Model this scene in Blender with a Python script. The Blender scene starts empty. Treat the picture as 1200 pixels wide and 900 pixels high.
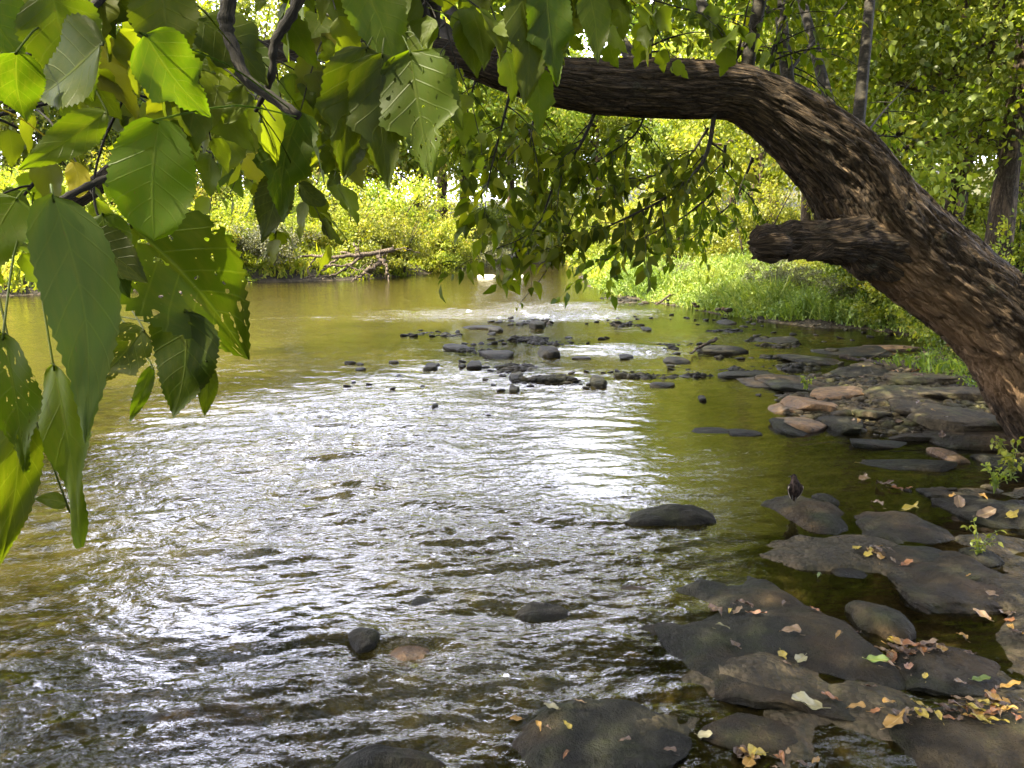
import bpy, math, random
import numpy as np

# ------------------------------------------------------------------ camera, world, sun, exposure
S = bpy.context.scene
COL = S.collection
CAM_H = 1.6
FPX = 900.0
PITCH = math.radians(10.7)
cam = bpy.data.cameras.new('camera'); camo = bpy.data.objects.new('camera', cam); COL.objects.link(camo)
camo.location = (0, 0, CAM_H); camo.rotation_euler = (math.radians(90) - PITCH, 0, 0)
cam.sensor_width = 36; cam.lens = 27.0; cam.clip_start = 0.05; cam.clip_end = 1500
S.camera = camo

SUN_EL, SUN_AZ = 53.0, -112.0        # azimuth measured clockwise from +Y (view direction); negative = left
sx = math.sin(math.radians(SUN_AZ)) * math.cos(math.radians(SUN_EL))
sy = math.cos(math.radians(SUN_AZ)) * math.cos(math.radians(SUN_EL))
sz = math.sin(math.radians(SUN_EL))
SUND = np.array([sx, sy, sz])
w = bpy.data.worlds.new('World'); S.world = w; w.use_nodes = True
nt = w.node_tree; nt.nodes.clear()
sky = nt.nodes.new('ShaderNodeTexSky'); sky.sky_type = 'NISHITA'; sky.sun_disc = False
sky.sun_elevation = math.radians(SUN_EL); sky.sun_rotation = math.radians(SUN_AZ)
sky.air_density = 0.9; sky.dust_density = 5.0; sky.ozone_density = 1.0; sky.altitude = 100
bg = nt.nodes.new('ShaderNodeBackground'); bg.inputs[1].default_value = 0.15
wo = nt.nodes.new('ShaderNodeOutputWorld')
# broken bright white cloud over the sky
tcw = nt.nodes.new('ShaderNodeTexCoord'); mpw = nt.nodes.new('ShaderNodeMapping'); mpw.inputs['Scale'].default_value = (1, 1, 2.6)
cn = nt.nodes.new('ShaderNodeTexNoise'); cn.inputs['Scale'].default_value = 2.3; cn.inputs['Detail'].default_value = 7; cn.inputs['Roughness'].default_value = 0.6
cr = nt.nodes.new('ShaderNodeValToRGB'); cr.color_ramp.elements[0].position = 0.36; cr.color_ramp.elements[1].position = 0.56
cx_ = nt.nodes.new('ShaderNodeMix'); cx_.data_type = 'RGBA'; cx_.inputs[7].default_value = (18.5, 18.6, 22.0, 1)
nt.links.new(tcw.outputs['Generated'], mpw.inputs[0]); nt.links.new(mpw.outputs[0], cn.inputs['Vector']); nt.links.new(cn.outputs['Fac'], cr.inputs[0])
sxz = nt.nodes.new('ShaderNodeSeparateXYZ'); nt.links.new(tcw.outputs['Generated'], sxz.inputs[0])
hr = nt.nodes.new('ShaderNodeMapRange'); hr.inputs[1].default_value = 0.45; hr.inputs[2].default_value = 0.75; hr.inputs[3].default_value = 1; hr.inputs[4].default_value = 0.12
nt.links.new(sxz.outputs[2], hr.inputs[0]); ml = nt.nodes.new('ShaderNodeMath'); ml.operation = 'MULTIPLY'; nt.links.new(cr.outputs[0], ml.inputs[0]); nt.links.new(hr.outputs[0], ml.inputs[1])
fr_ = nt.nodes.new('ShaderNodeMapRange'); fr_.inputs[1].default_value = -0.35; fr_.inputs[2].default_value = 0.25; fr_.inputs[3].default_value = 0.1; fr_.inputs[4].default_value = 1
nt.links.new(sxz.outputs[1], fr_.inputs[0]); ml2 = nt.nodes.new('ShaderNodeMath'); ml2.operation = 'MULTIPLY'; nt.links.new(ml.outputs[0], ml2.inputs[0]); nt.links.new(fr_.outputs[0], ml2.inputs[1])
nt.links.new(ml2.outputs[0], cx_.inputs[0]); nt.links.new(sky.outputs[0], cx_.inputs[6]); nt.links.new(cx_.outputs[2], bg.inputs[0]); nt.links.new(bg.outputs[0], wo.inputs[0])
sl = bpy.data.lights.new('sun', 'SUN'); sl.energy = 5.0; sl.angle = math.radians(0.53); sl.color = (1.0, 0.90, 0.68)
so = bpy.data.objects.new('sun', sl); COL.objects.link(so)
from mathutils import Vector, Matrix
so.rotation_euler = Vector(tuple(SUND)).to_track_quat('Z', 'Y').to_euler()
S.view_settings.view_transform = 'Standard'; S.view_settings.look = 'None'
S.view_settings.exposure = 2.62; S.view_settings.gamma = 1.0
cy = S.cycles
cy.max_bounces = 8; cy.diffuse_bounces = 3; cy.glossy_bounces = 3; cy.transmission_bounces = 4
cy.transparent_max_bounces = 12; cy.sample_clamp_indirect = 6.0
cy.caustics_reflective = False; cy.caustics_refractive = False

# ------------------------------------------------------------------ helpers
def ray(u, v):
    cx = (u - 600) / FPX; cu = (450 - v) / FPX
    return np.array([cx, math.cos(PITCH) + cu * math.sin(PITCH), -math.sin(PITCH) + cu * math.cos(PITCH)])
def at(u, v, Y):
    d = ray(u, v); return np.array([0, 0, CAM_H]) + d * (Y / d[1])
def gnd(u, v, z=0.0):
    d = ray(u, v); return np.array([0, 0, CAM_H]) + d * ((z - CAM_H) / d[2])

def _h(ix, iy, iz, s):
    n = (ix * 374761393 + iy * 668265263 + iz * 2147483647 + s * 974711) & 0xFFFFFFFF
    n = ((n ^ (n >> 13)) * 1274126177) & 0xFFFFFFFF
    n = (n ^ (n >> 16)) & 0xFFFFFFFF
    n = (n * 2654435761) & 0xFFFFFFFF
    return ((n ^ (n >> 15)) & 0xFFFFFF) / float(0xFFFFFF) * 2 - 1
def vn(x, y, z=0.0, s=0):
    x, y, z = np.broadcast_arrays(np.asarray(x, float), np.asarray(y, float), np.asarray(z, float))
    xi = np.floor(x).astype(np.int64); yi = np.floor(y).astype(np.int64); zi = np.floor(z).astype(np.int64)
    fx = x - xi; fy = y - yi; fz = z - zi
    fx = fx * fx * (3 - 2 * fx); fy = fy * fy * (3 - 2 * fy); fz = fz * fz * (3 - 2 * fz)
    def c(a, b, d): return _h(xi + a, yi + b, zi + d, s)
    x00 = c(0,0,0) * (1-fx) + c(1,0,0) * fx; x10 = c(0,1,0) * (1-fx) + c(1,1,0) * fx
    x01 = c(0,0,1) * (1-fx) + c(1,0,1) * fx; x11 = c(0,1,1) * (1-fx) + c(1,1,1) * fx
    return (x00 * (1-fy) + x10 * fy) * (1-fz) + (x01 * (1-fy) + x11 * fy) * fz
def fbm(x, y, z=0.0, o=4, s=0):
    r = 0; a = 1.0; t = 0
    for k in range(o):
        f = 2.03 ** k
        r = r + a * vn(np.asarray(x) * f, np.asarray(y) * f, np.asarray(z) * f, s + k * 17); t += a; a *= 0.5
    return r / t
def ss(a, b, x):
    t = np.clip((x - a) / (b - a), 0, 1); return t * t * (3 - 2 * t)

class MB:
    """collects vertices and faces (quads or tris) with an optional per-vertex value and uv"""
    def __init__(s): s.v = []; s.q = []; s.t = []; s.a = []; s.uv = []; s.n = 0; s.b = []
    def add(s, v, quads=None, tris=None, a=None, uv=None, b=None):
        v = np.asarray(v, float).reshape(-1, 3)
        if quads is not None and len(quads): s.q.append(np.asarray(quads, np.int64).reshape(-1, 4) + s.n)
        if tris is not None and len(tris): s.t.append(np.asarray(tris, np.int64).reshape(-1, 3) + s.n)
        s.v.append(v); k = len(v)
        s.a.append(np.broadcast_to(np.asarray(0.5 if a is None else a, float), (k,)))
        s.b.append(np.broadcast_to(np.asarray(0.0 if b is None else b, float), (k,)))
        s.uv.append(np.zeros((k, 2)) if uv is None else np.asarray(uv, float).reshape(-1, 2))
        s.n += k
    def mesh(s, name, mat, smooth=True):
        v = np.concatenate(s.v) if s.v else np.zeros((0, 3))
        q = np.concatenate(s.q) if s.q else np.zeros((0, 4), np.int64)
        t = np.concatenate(s.t) if s.t else np.zeros((0, 3), np.int64)
        m = bpy.data.meshes.new(name)
        m.vertices.add(len(v)); m.vertices.foreach_set('co', v.astype(np.float32).ravel())
        loops = np.concatenate([q.ravel(), t.ravel()]).astype(np.int32)
        m.loops.add(len(loops)); m.loops.foreach_set('vertex_index', loops)
        m.polygons.add(len(q) + len(t))
        st = np.concatenate([np.arange(len(q)) * 4, len(q) * 4 + np.arange(len(t)) * 3]).astype(np.int32)
        m.polygons.foreach_set('loop_start', st)
        m.polygons.foreach_set('use_smooth', np.full(len(st), smooth))
        at_ = m.attributes.new('rnd', 'FLOAT', 'POINT'); at_.data.foreach_set('value', np.concatenate(s.a).astype(np.float32))
        bt_ = m.attributes.new('aux', 'FLOAT', 'POINT'); bt_.data.foreach_set('value', np.concatenate(s.b).astype(np.float32))
        uv = np.concatenate(s.uv)[loops]
        ul = m.uv_layers.new(name='UVMap'); ul.data.foreach_set('uv', uv.astype(np.float32).ravel())
        m.update(calc_edges=True); m.validate()
        if mat: m.materials.append(mat)
        return m
    def obj(s, name, mat, parent=None, smooth=True, loc=None):
        o = bpy.data.objects.new(name, s.mesh(name, mat, smooth)); COL.objects.link(o)
        if parent is not None: o.parent = parent
        if loc is not None: o.location = loc
        return o
def tag(o, label=None, cat=None, group=None, kind=None):
    if label: o['label'] = label
    if cat: o['category'] = cat
    if group: o['group'] = group
    if kind: o['kind'] = kind
    return o
def empty(name, loc=(0, 0, 0), rz=0):
    o = bpy.data.objects.new(name, None); COL.objects.link(o); o.location = tuple(loc); o.rotation_euler = (0, 0, rz)
    o.empty_display_size = 0.2
    return o
def copy_tree(o, parent=None):
    c = o.copy(); COL.objects.link(c)
    if parent is not None: c.parent = parent
    for ch in list(o.children): copy_tree(ch, c)
    return c
def nrm(v): v = np.asarray(v, float); return v / (np.linalg.norm(v, axis=-1, keepdims=True) + 1e-12)

def smooth_path(P, n):
    """Catmull-Rom through the rows of P (any number of columns)"""
    P = np.asarray(P, float); k = len(P)
    if k == 2:
        t = np.linspace(0, 1, n)[:, None]; return P[0] * (1 - t) + P[1] * t
    Q = np.vstack([2 * P[0] - P[1], P, 2 * P[-1] - P[-2]])
    T = np.linspace(0, k - 1 - 1e-6, n); i = T.astype(int); t = (T - i)[:, None]
    a, b, c, d = Q[i], Q[i + 1], Q[i + 2], Q[i + 3]
    return 0.5 * (2*b + (c - a)*t + (2*a - 5*b + 4*c - d)*t**2 + (3*b - a - 3*c + d)*t**3)
def tube(mb, P, R, sides=6, cap=True, a=0.5, disp=None, vscale=1.0):
    P = np.asarray(P, float); R = np.asarray(R, float); n = len(P)
    T = nrm(np.gradient(P, axis=0))
    N = np.zeros_like(P); ref = np.array([0, 0, 1.0]) if abs(T[0][2]) < 0.9 else np.array([1.0, 0, 0])
    N[0] = nrm(np.cross(T[0], ref))
    for i in range(1, n):
        q = N[i-1] - T[i] * np.dot(N[i-1], T[i]); N[i] = nrm(q)
    B = np.cross(T, N)
    ang = np.linspace(0, 2*np.pi, sides, endpoint=False)
    L = np.concatenate([[0], np.cumsum(np.linalg.norm(np.diff(P, axis=0), axis=1))])
    rr = np.repeat(R[:, None], sides, 1)
    if disp is not None: rr = rr + disp(L[:, None], ang[None, :], R[:, None])
    V = P[:, None, :] + rr[..., None] * (np.cos(ang)[None, :, None] * N[:, None, :] + np.sin(ang)[None, :, None] * B[:, None, :])
    i = np.arange(n - 1)[:, None]; j = np.arange(sides)[None, :]; j2 = (j + 1) % sides
    q = np.stack([i*sides + j, i*sides + j2, (i+1)*sides + j2, (i+1)*sides + j], -1).reshape(-1, 4)
    V = V.reshape(-1, 3)
    uv = np.stack([np.broadcast_to(ang[None, :] / (2*np.pi), (n, sides)), np.broadcast_to(L[:, None] * vscale, (n, sides))], -1).reshape(-1, 2)
    tris = None
    if cap:
        V = np.vstack([V, P[0], P[-1]]); c0 = n*sides; c1 = c0 + 1
        jj = np.arange(sides)
        tris = np.vstack([np.stack([np.full(sides, c0), (jj+1) % sides, jj], -1),
                          np.stack([np.full(sides, c1), (n-1)*sides + jj, (n-1)*sides + (jj+1) % sides], -1)])
        uv = np.vstack([uv, [0, 0], [0, 0]])
    mb.add(V, q, tris, a=a, uv=uv)

# ------------------------------------------------------------------ materials
class NT:
    def __init__(s, name):
        s.m = bpy.data.materials.new(name); s.m.use_nodes = True; s.t = s.m.node_tree; s.t.nodes.clear()
        s.out = s.t.nodes.new('ShaderNodeOutputMaterial')
    def n(s, typ, **k):
        x = s.t.nodes.new(typ)
        for a, b in k.items(): setattr(x, a, b)
        return x
    def l(s, a, b): s.t.links.new(a, b)
    def noise(s, vec, scale, detail=4, rough=0.55, dist=0.0):
        x = s.n('ShaderNodeTexNoise'); x.inputs['Scale'].default_value = scale; x.inputs['Detail'].default_value = detail
        x.inputs['Roughness'].default_value = rough; x.inputs['Distortion'].default_value = dist
        if vec is not None: s.l(vec, x.inputs['Vector'])
        return x.outputs['Fac']
    def ramp(s, fac, stops):
        x = s.n('ShaderNodeValToRGB'); e = x.color_ramp.elements
        while len(e) < len(stops): e.new(0.5)
        for i, (p, c) in enumerate(stops):
            e[i].position = p; e[i].color = (c[0], c[1], c[2], 1) if len(c) == 3 else c
        s.l(fac, x.inputs[0]); return x.outputs[0]
    def mix(s, fac, a, b, blend='MIX'):
        x = s.n('ShaderNodeMix', data_type='RGBA', blend_type=blend)
        for sock, val in ((0, fac), (6, a), (7, b)):
            if hasattr(val, 'links'): s.l(val, x.inputs[sock])
            elif sock == 0: x.inputs[0].default_value = val
            else: x.inputs[sock].default_value = (val[0], val[1], val[2], 1)
        return x.outputs[2]
    def math(s, op, a, b=None, clamp=False):
        x = s.n('ShaderNodeMath', operation=op); x.use_clamp = clamp
        for i, val in enumerate((a, b)):
            if val is None: continue
            if hasattr(val, 'links'): s.l(val, x.inputs[i])
            else: x.inputs[i].default_value = val
        return x.outputs[0]
    def attr(s, name):
        x = s.n('ShaderNodeAttribute'); x.attribute_name = name; return x.outputs['Fac']
    def bump(s, h, strength, dist=0.02, normal=None):
        x = s.n('ShaderNodeBump'); x.inputs['Strength'].default_value = strength; x.inputs['Distance'].default_value = dist
        s.l(h, x.inputs['Height'])
        if normal is not None: s.l(normal, x.inputs['Normal'])
        return x.outputs[0]
    def mapv(s, vec, scale=(1, 1, 1)):
        x = s.n('ShaderNodeMapping'); x.inputs['Scale'].default_value = scale; s.l(vec, x.inputs['Vector']); return x.outputs[0]
def pos(k): return k.n('ShaderNodeNewGeometry').outputs['Position']
def objc(k): return k.n('ShaderNodeTexCoord').outputs['Object']

def leaf_mat(name, cols, trans=0.5, rough=0.45, spec=0.35, veins=False, holes=0.0, tcol=None):
    """cols: (position, colour) stops over a per-leaf random value"""
    k = NT(name)
    c = k.ramp(k.attr('rnd'), cols)
    oi = k.n('ShaderNodeObjectInfo')
    hs = k.n('ShaderNodeHueSaturation'); k.l(c, hs.inputs['Color'])
    k.l(k.math('ADD', k.math('MULTIPLY', oi.outputs['Random'], 0.03), 0.485), hs.inputs['Hue'])
    k.l(k.math('ADD', k.math('MULTIPLY', oi.outputs['Random'], 0.35), 0.82), hs.inputs['Value'])
    c = hs.outputs[0]
    nrmo = None
    if veins:
        uvn = k.n('ShaderNodeUVMap'); sep = k.n('ShaderNodeSeparateXYZ'); k.l(uvn.outputs[0], sep.inputs[0])
        u, v = sep.outputs[0], sep.outputs[1]              # u along, v across -1..1
        av = k.math('ABSOLUTE', v)
        mid = k.math('SUBTRACT', 1.0, k.math('DIVIDE', av, 0.045), clamp=True)
        f = k.math('FRACT', k.math('MULTIPLY', k.math('SUBTRACT', u, k.math('MULTIPLY', av, 0.22)), 7.0))
        side = k.math('SUBTRACT', 1.0, k.math('DIVIDE', k.math('ABSOLUTE', k.math('SUBTRACT', f, 0.5)), 0.07), clamp=True)
        vv = k.math('MAXIMUM', mid, k.math('MULTIPLY', side, 0.6))
        cells = k.n('ShaderNodeTexVoronoi'); cells.feature = 'DISTANCE_TO_EDGE'; cells.inputs['Scale'].default_value = 26
        k.l(uvn.outputs[0], cells.inputs['Vector'])
        c = k.mix(k.math('MULTIPLY', vv, 0.30), c, (0.13, 0.16, 0.03))
        nz = k.noise(uvn.outputs[0], 5.0, 5)
        c = k.mix(k.math('MULTIPLY', k.math('SUBTRACT', nz, 0.45, clamp=True), 1.6), c, k.mix(0.5, c, (0.12, 0.11, 0.02)))
        spot = k.math('GREATER_THAN', k.noise(uvn.outputs[0], 9.0, 2), 0.72)
        c = k.mix(k.math('MULTIPLY', spot, 0.6), c, (0.10, 0.07, 0.03))
        h = k.math('SUBTRACT', k.math('MULTIPLY', cells.outputs[0], 0.3), vv)
        nrmo = k.bump(h, 0.5, 0.0012)
    d = k.n('ShaderNodeBsdfDiffuse'); tr = k.n('ShaderNodeBsdfTranslucent'); g = k.n('ShaderNodeBsdfGlossy')
    k.l(c, d.inputs[0])
    tc = k.mix(1.0, c, tcol or (1.5, 1.5, 0.35), 'MULTIPLY'); k.l(tc, tr.inputs[0])
    g.inputs['Roughness'].default_value = rough
    if nrmo is not None:
        for x in (d, g): k.l(nrmo, x.inputs['Normal'])
    m1 = k.n('ShaderNodeMixShader'); m1.inputs[0].default_value = trans; k.l(d.outputs[0], m1.inputs[1]); k.l(tr.outputs[0], m1.inputs[2])
    lw = k.n('ShaderNodeLayerWeight'); lw.inputs[0].default_value = 0.5
    fz = k.math('ADD', 0.035, k.math('MULTIPLY', k.math('POWER', lw.outputs['Facing'], 4.0), 0.25))
    m2 = k.n('ShaderNodeMixShader'); k.l(k.math('MULTIPLY', fz, spec), m2.inputs[0]); k.l(m1.outputs[0], m2.inputs[1]); k.l(g.outputs[0], m2.inputs[2])
    last = m2.outputs[0]
    if holes > 0:
        uvn2 = k.n('ShaderNodeUVMap')
        hn = k.noise(k.mapv(uvn2.outputs[0], (2.0, .8, 1)), 6.0, 2, 0.5)
        cut = k.math('MULTIPLY', k.math('GREATER_THAN', hn, 1 - holes), k.math('GREATER_THAN', k.attr('aux'), 0.5))
        tp = k.n('ShaderNodeBsdfTransparent'); m3 = k.n('ShaderNodeMixShader')
        k.l(cut, m3.inputs[0]); k.l(last, m3.inputs[1]); k.l(tp.outputs[0], m3.inputs[2]); last = m3.outputs[0]
    k.l(last, k.out.inputs[0]); return k.m

def bark_mat(name, dark, light, warm=None, uvb=True, su=60, sv=4.5, bstr=1.0, bdist=0.03):
    k = NT(name)
    if uvb:
        uvn = k.n('ShaderNodeUVMap'); base = k.mapv(uvn.outputs[0], (su, sv, 1))
    else: base = k.mapv(objc(k), (9, 9, 2.2))
    n1 = k.noise(base, 1.0, 7, 0.68, 0.35)
    if uvb and su > 10:
        wn = k.n('ShaderNodeTexNoise'); wn.inputs['Scale'].default_value = 5.0; wn.inputs['Detail'].default_value = 3; k.l(objc(k), wn.inputs['Vector'])
        va = k.n('ShaderNodeVectorMath', operation='MULTIPLY'); va.inputs[1].default_value = (1.6, 2.4, 0); k.l(wn.outputs['Color'], va.inputs[0])
        vb = k.n('ShaderNodeVectorMath', operation='ADD'); k.l(k.mapv(uvn.outputs[0], (34, 4.2, 0)), vb.inputs[0]); k.l(va.outputs[0], vb.inputs[1])
        vo = k.n('ShaderNodeTexVoronoi'); vo.feature = 'DISTANCE_TO_EDGE'; vo.inputs['Scale'].default_value = 1.0; k.l(vb.outputs[0], vo.inputs['Vector'])
        crk = k.math('SUBTRACT', 1.0, k.math('MULTIPLY', vo.outputs['Distance'], 6.5), clamp=True)
    else: crk = None
    ridges = k.math('ABSOLUTE', k.math('SUBTRACT', n1, 0.5))
    rr = k.math('SUBTRACT', 1.0, k.math('MULTIPLY', ridges, 7.0), clamp=True)      # thin dark furrows
    n2 = k.noise(objc(k), 3.0, 4); n3 = k.noise(objc(k), 40.0, 3)
    c = k.mix(k.math('MULTIPLY', n1, 1.2, clamp=True), dark, light)
    c = k.mix(k.math('MULTIPLY', rr, 0.9), c, tuple(x * 0.15 for x in dark))
    if crk is not None: c = k.mix(k.math('MULTIPLY', crk, 0.7), c, tuple(x * 0.2 for x in dark))
    if warm: c = k.mix(k.math('MULTIPLY', k.math('SUBTRACT', n2, 0.5, clamp=True), 4.0, clamp=True), c, warm)
    lich = k.math('MULTIPLY', k.math('SUBTRACT', k.noise(objc(k), 7.0, 5, 0.7), 0.6, clamp=True), 4.0, clamp=True)
    c = k.mix(k.math('MULTIPLY', lich, 0.7), c, (0.19, 0.20, 0.13))
    if uvb: c = k.mix(k.attr('aux'), c, (0.33, 0.20, 0.10))
    b = k.n('ShaderNodeBsdfPrincipled'); b.inputs['Roughness'].default_value = 0.85; b.inputs['Specular IOR Level'].default_value = 0.25
    k.l(c, b.inputs['Base Color'])
    h = k.math('ADD', k.math('SUBTRACT', k.math('MULTIPLY', n1, 0.5), k.math('MULTIPLY', rr, 0.8)), k.math('MULTIPLY', n3, 0.25))
    if crk is not None: h = k.math('SUBTRACT', h, k.math('MULTIPLY', crk, 0.8))
    k.l(k.bump(h, bstr, bdist), b.inputs['Normal']); k.l(b.outputs[0], k.out.inputs[0]); return k.m

def rock_mat(name, dark, light, rough=0.5, moss=(0.06, 0.075, 0.025), mossa=0.5, warm=None, lay=True, spec=0.3):
    k = NT(name); p = pos(k)
    n1 = k.noise(p, 5.0, 7, 0.7, 0.0); n2 = k.noise(p, 45.0, 5, 0.65); n3 = k.noise(p, 1.7, 3)
    c = k.mix(k.ramp(n1, [(0.32, (0, 0, 0)), (0.68, (1, 1, 1))]), dark, light)
    c = k.mix(k.math('MULTIPLY', n2, 0.55), c, k.mix(1.0, c, (0.45, 0.45, 0.45), 'MULTIPLY'))
    ms = k.math('MULTIPLY', k.ramp(k.noise(p, 3.3, 6, 0.7), [(0.48, (0, 0, 0)), (0.62, (1, 1, 1))]), mossa)
    c = k.mix(ms, c, moss)
    if warm: c = k.mix(k.math('MULTIPLY', k.ramp(n3, [(0.5, (0, 0, 0)), (0.62, (1, 1, 1))]), 0.8), c, warm)
    sep = k.n('ShaderNodeSeparateXYZ'); k.l(p, sep.inputs[0])
    pt = k.ramp(k.noise(p, 8.5, 5, 0.7, 0.0), [(0.40, (0, 0, 0)), (0.50, (.5, .5, .5)), (0.66, (1, 1, 1))])
    c = k.mix(k.math('MULTIPLY', pt, .75), c, k.mix(1.0, c, (2.3, 2.2, 1.9), 'MULTIPLY'))
    pit = k.math('GREATER_THAN', k.noise(p, 26.0, 3, .6), .62); c = k.mix(k.math('MULTIPLY', pit, .5), c, (.008, .007, .005))
    wet = k.math('SUBTRACT', 1.0, k.math('DIVIDE', k.math('SUBTRACT', sep.outputs[2], 0.01), 0.05), clamp=True)   # a wet band at the water
    c = k.mix(k.math('MULTIPLY', wet, 0.7), c, k.mix(1.0, c, (0.4, 0.4, 0.4), 'MULTIPLY'))
    b = k.n('ShaderNodeBsdfPrincipled'); k.l(c, b.inputs['Base Color'])
    rr = k.mix(wet, (rough,) * 3, (0.38 + rough * .3,) * 3)
    rr = k.math('ADD', rr, k.math('MULTIPLY', k.math('SUBTRACT', n1, 0.5), 0.5), clamp=True)
    k.l(rr, b.inputs['Roughness']); b.inputs['Specular IOR Level'].default_value = spec
    strat = k.noise(k.mapv(p, (3, 3, 60)), 1.0, 3)
    h = k.math('ADD', k.math('ADD', k.math('MULTIPLY', n1, 1.0), k.math('MULTIPLY', n2, 0.35)), k.math('MULTIPLY', strat, 0.0))
    k.l(k.bump(h, 1.0, 0.05), b.inputs['Normal']); k.l(b.outputs[0], k.out.inputs[0]); return k.m

def plain_mat(name, col, rough=0.6, var=0.3):
    k = NT(name); n = k.noise(objc(k), 30.0, 4)
    c = k.mix(k.math('MULTIPLY', n, var), col, tuple(x * 0.3 for x in col))
    b = k.n('ShaderNodeBsdfPrincipled'); b.inputs['Roughness'].default_value = rough; k.l(c, b.inputs['Base Color'])
    k.l(k.bump(n, 0.4, 0.005), b.inputs['Normal']); k.l(b.outputs[0], k.out.inputs[0]); return k.m

M = {}
M['near_leaf'] = leaf_mat('near_leaf', [(0.0, (0.038, 0.062, 0.005)), (0.45, (0.075, 0.110, 0.008)), (0.93, (0.125, 0.155, 0.012)), (0.97, (0.15, 0.165, 0.012))], trans=0.7, veins=True, spec=0.22)
M['hero_leaf'] = leaf_mat('hero_leaf', [(0.0, (0.020, 0.036, 0.002)), (1.0, (0.080, 0.118, 0.006))], trans=0.68, veins=True, holes=0.36, spec=0.25)
M['pale_leaf'] = leaf_mat('pale_leaf', [(0.0, (0.042, 0.062, 0.010)), (1.0, (0.062, 0.084, 0.016))], trans=0.35, veins=True, spec=0.25, rough=0.5)
M['yellow_leaf'] = leaf_mat('yellow_leaf', [(0.0, (0.30, 0.27, 0.02)), (1.0, (0.30, 0.26, 0.02))], trans=0.5, veins=True)
M['mid_leaf'] = leaf_mat('mid_leaf', [(0.0, (0.034, 0.055, 0.004)), (0.6, (0.080, 0.110, 0.008)), (1.0, (0.16, 0.18, 0.014))], trans=0.55, spec=0.2)
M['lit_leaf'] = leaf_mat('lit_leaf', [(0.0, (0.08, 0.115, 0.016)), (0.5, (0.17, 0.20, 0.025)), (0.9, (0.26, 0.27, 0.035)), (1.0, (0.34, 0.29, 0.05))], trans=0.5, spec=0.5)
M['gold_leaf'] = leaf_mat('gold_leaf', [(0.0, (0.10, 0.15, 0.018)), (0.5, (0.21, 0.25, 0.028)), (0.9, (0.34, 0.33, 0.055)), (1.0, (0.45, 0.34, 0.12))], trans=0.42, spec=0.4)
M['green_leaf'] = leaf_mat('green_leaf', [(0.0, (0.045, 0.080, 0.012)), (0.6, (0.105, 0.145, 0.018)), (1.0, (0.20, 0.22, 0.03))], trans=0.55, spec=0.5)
M['grey_leaf'] = leaf_mat('grey_leaf', [(0.0, (0.06, 0.07, 0.035)), (1.0, (0.15, 0.15, 0.08))], trans=0.3, spec=0.5)
M['grass'] = leaf_mat('grass', [(0.0, (0.06, 0.100, 0.020)), (0.6, (0.14, 0.195, 0.040)), (1.0, (0.25, 0.28, 0.07))], trans=0.4, spec=0.4)
M['bark'] = bark_mat('bark', (0.050, 0.033, 0.019), (0.37, 0.255, 0.15), None)
M['twig'] = bark_mat('twig_bark', (0.016, 0.014, 0.009), (0.050, 0.042, 0.028), None, su=3, sv=20, bstr=0.5, bdist=0.003)
M['far_bark'] = bark_mat('far_bark', (0.06, 0.042, 0.027), (0.22, 0.155, 0.10), None, uvb=False, bdist=0.05)
M['driftwood'] = bark_mat('driftwood', (0.09, 0.065, 0.04), (0.30, 0.23, 0.16), None, uvb=False, bdist=0.03)
M['dark_wood'] = bark_mat('dark_wood', (0.03, 0.022, 0.015), (0.09, 0.065, 0.045), None, uvb=False, bdist=0.02)
M['slate'] = rock_mat('slate', (0.005, 0.005, 0.004), (0.018, 0.018, 0.013), 0.7, mossa=0.6, moss=(0.015, 0.019, 0.006), warm=(0.030, 0.020, 0.010), spec=.12)
M['slate_brown'] = rock_mat('slate_brown', (0.008, 0.0065, 0.004), (0.028, 0.022, 0.014), 0.7, mossa=0.5, moss=(0.022, 0.026, 0.008), warm=(0.045, 0.030, 0.017), spec=.12)
M['shore_rock'] = rock_mat('shore_rock', (0.013, 0.011, 0.007), (0.055, 0.043, 0.027), 0.8, spec=.15, mossa=0.5, moss=(0.05, 0.055, 0.018))
M['orange_rock'] = rock_mat('orange_rock', (0.045, 0.026, 0.013), (0.16, 0.095, 0.045), 0.7, mossa=0.15)  # warm stone; a few pieces use its tone for sun patches
M['dark_rock'] = rock_mat('dark_rock', (0.006, 0.006, 0.005), (0.022, 0.020, 0.015), 0.7, mossa=0.35, moss=(0.022, 0.026, 0.009), spec=.1)
M['pale_rock'] = rock_mat('pale_rock', (0.35, 0.33, 0.28), (0.6, 0.57, 0.5), 0.8, mossa=0.05)

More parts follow.
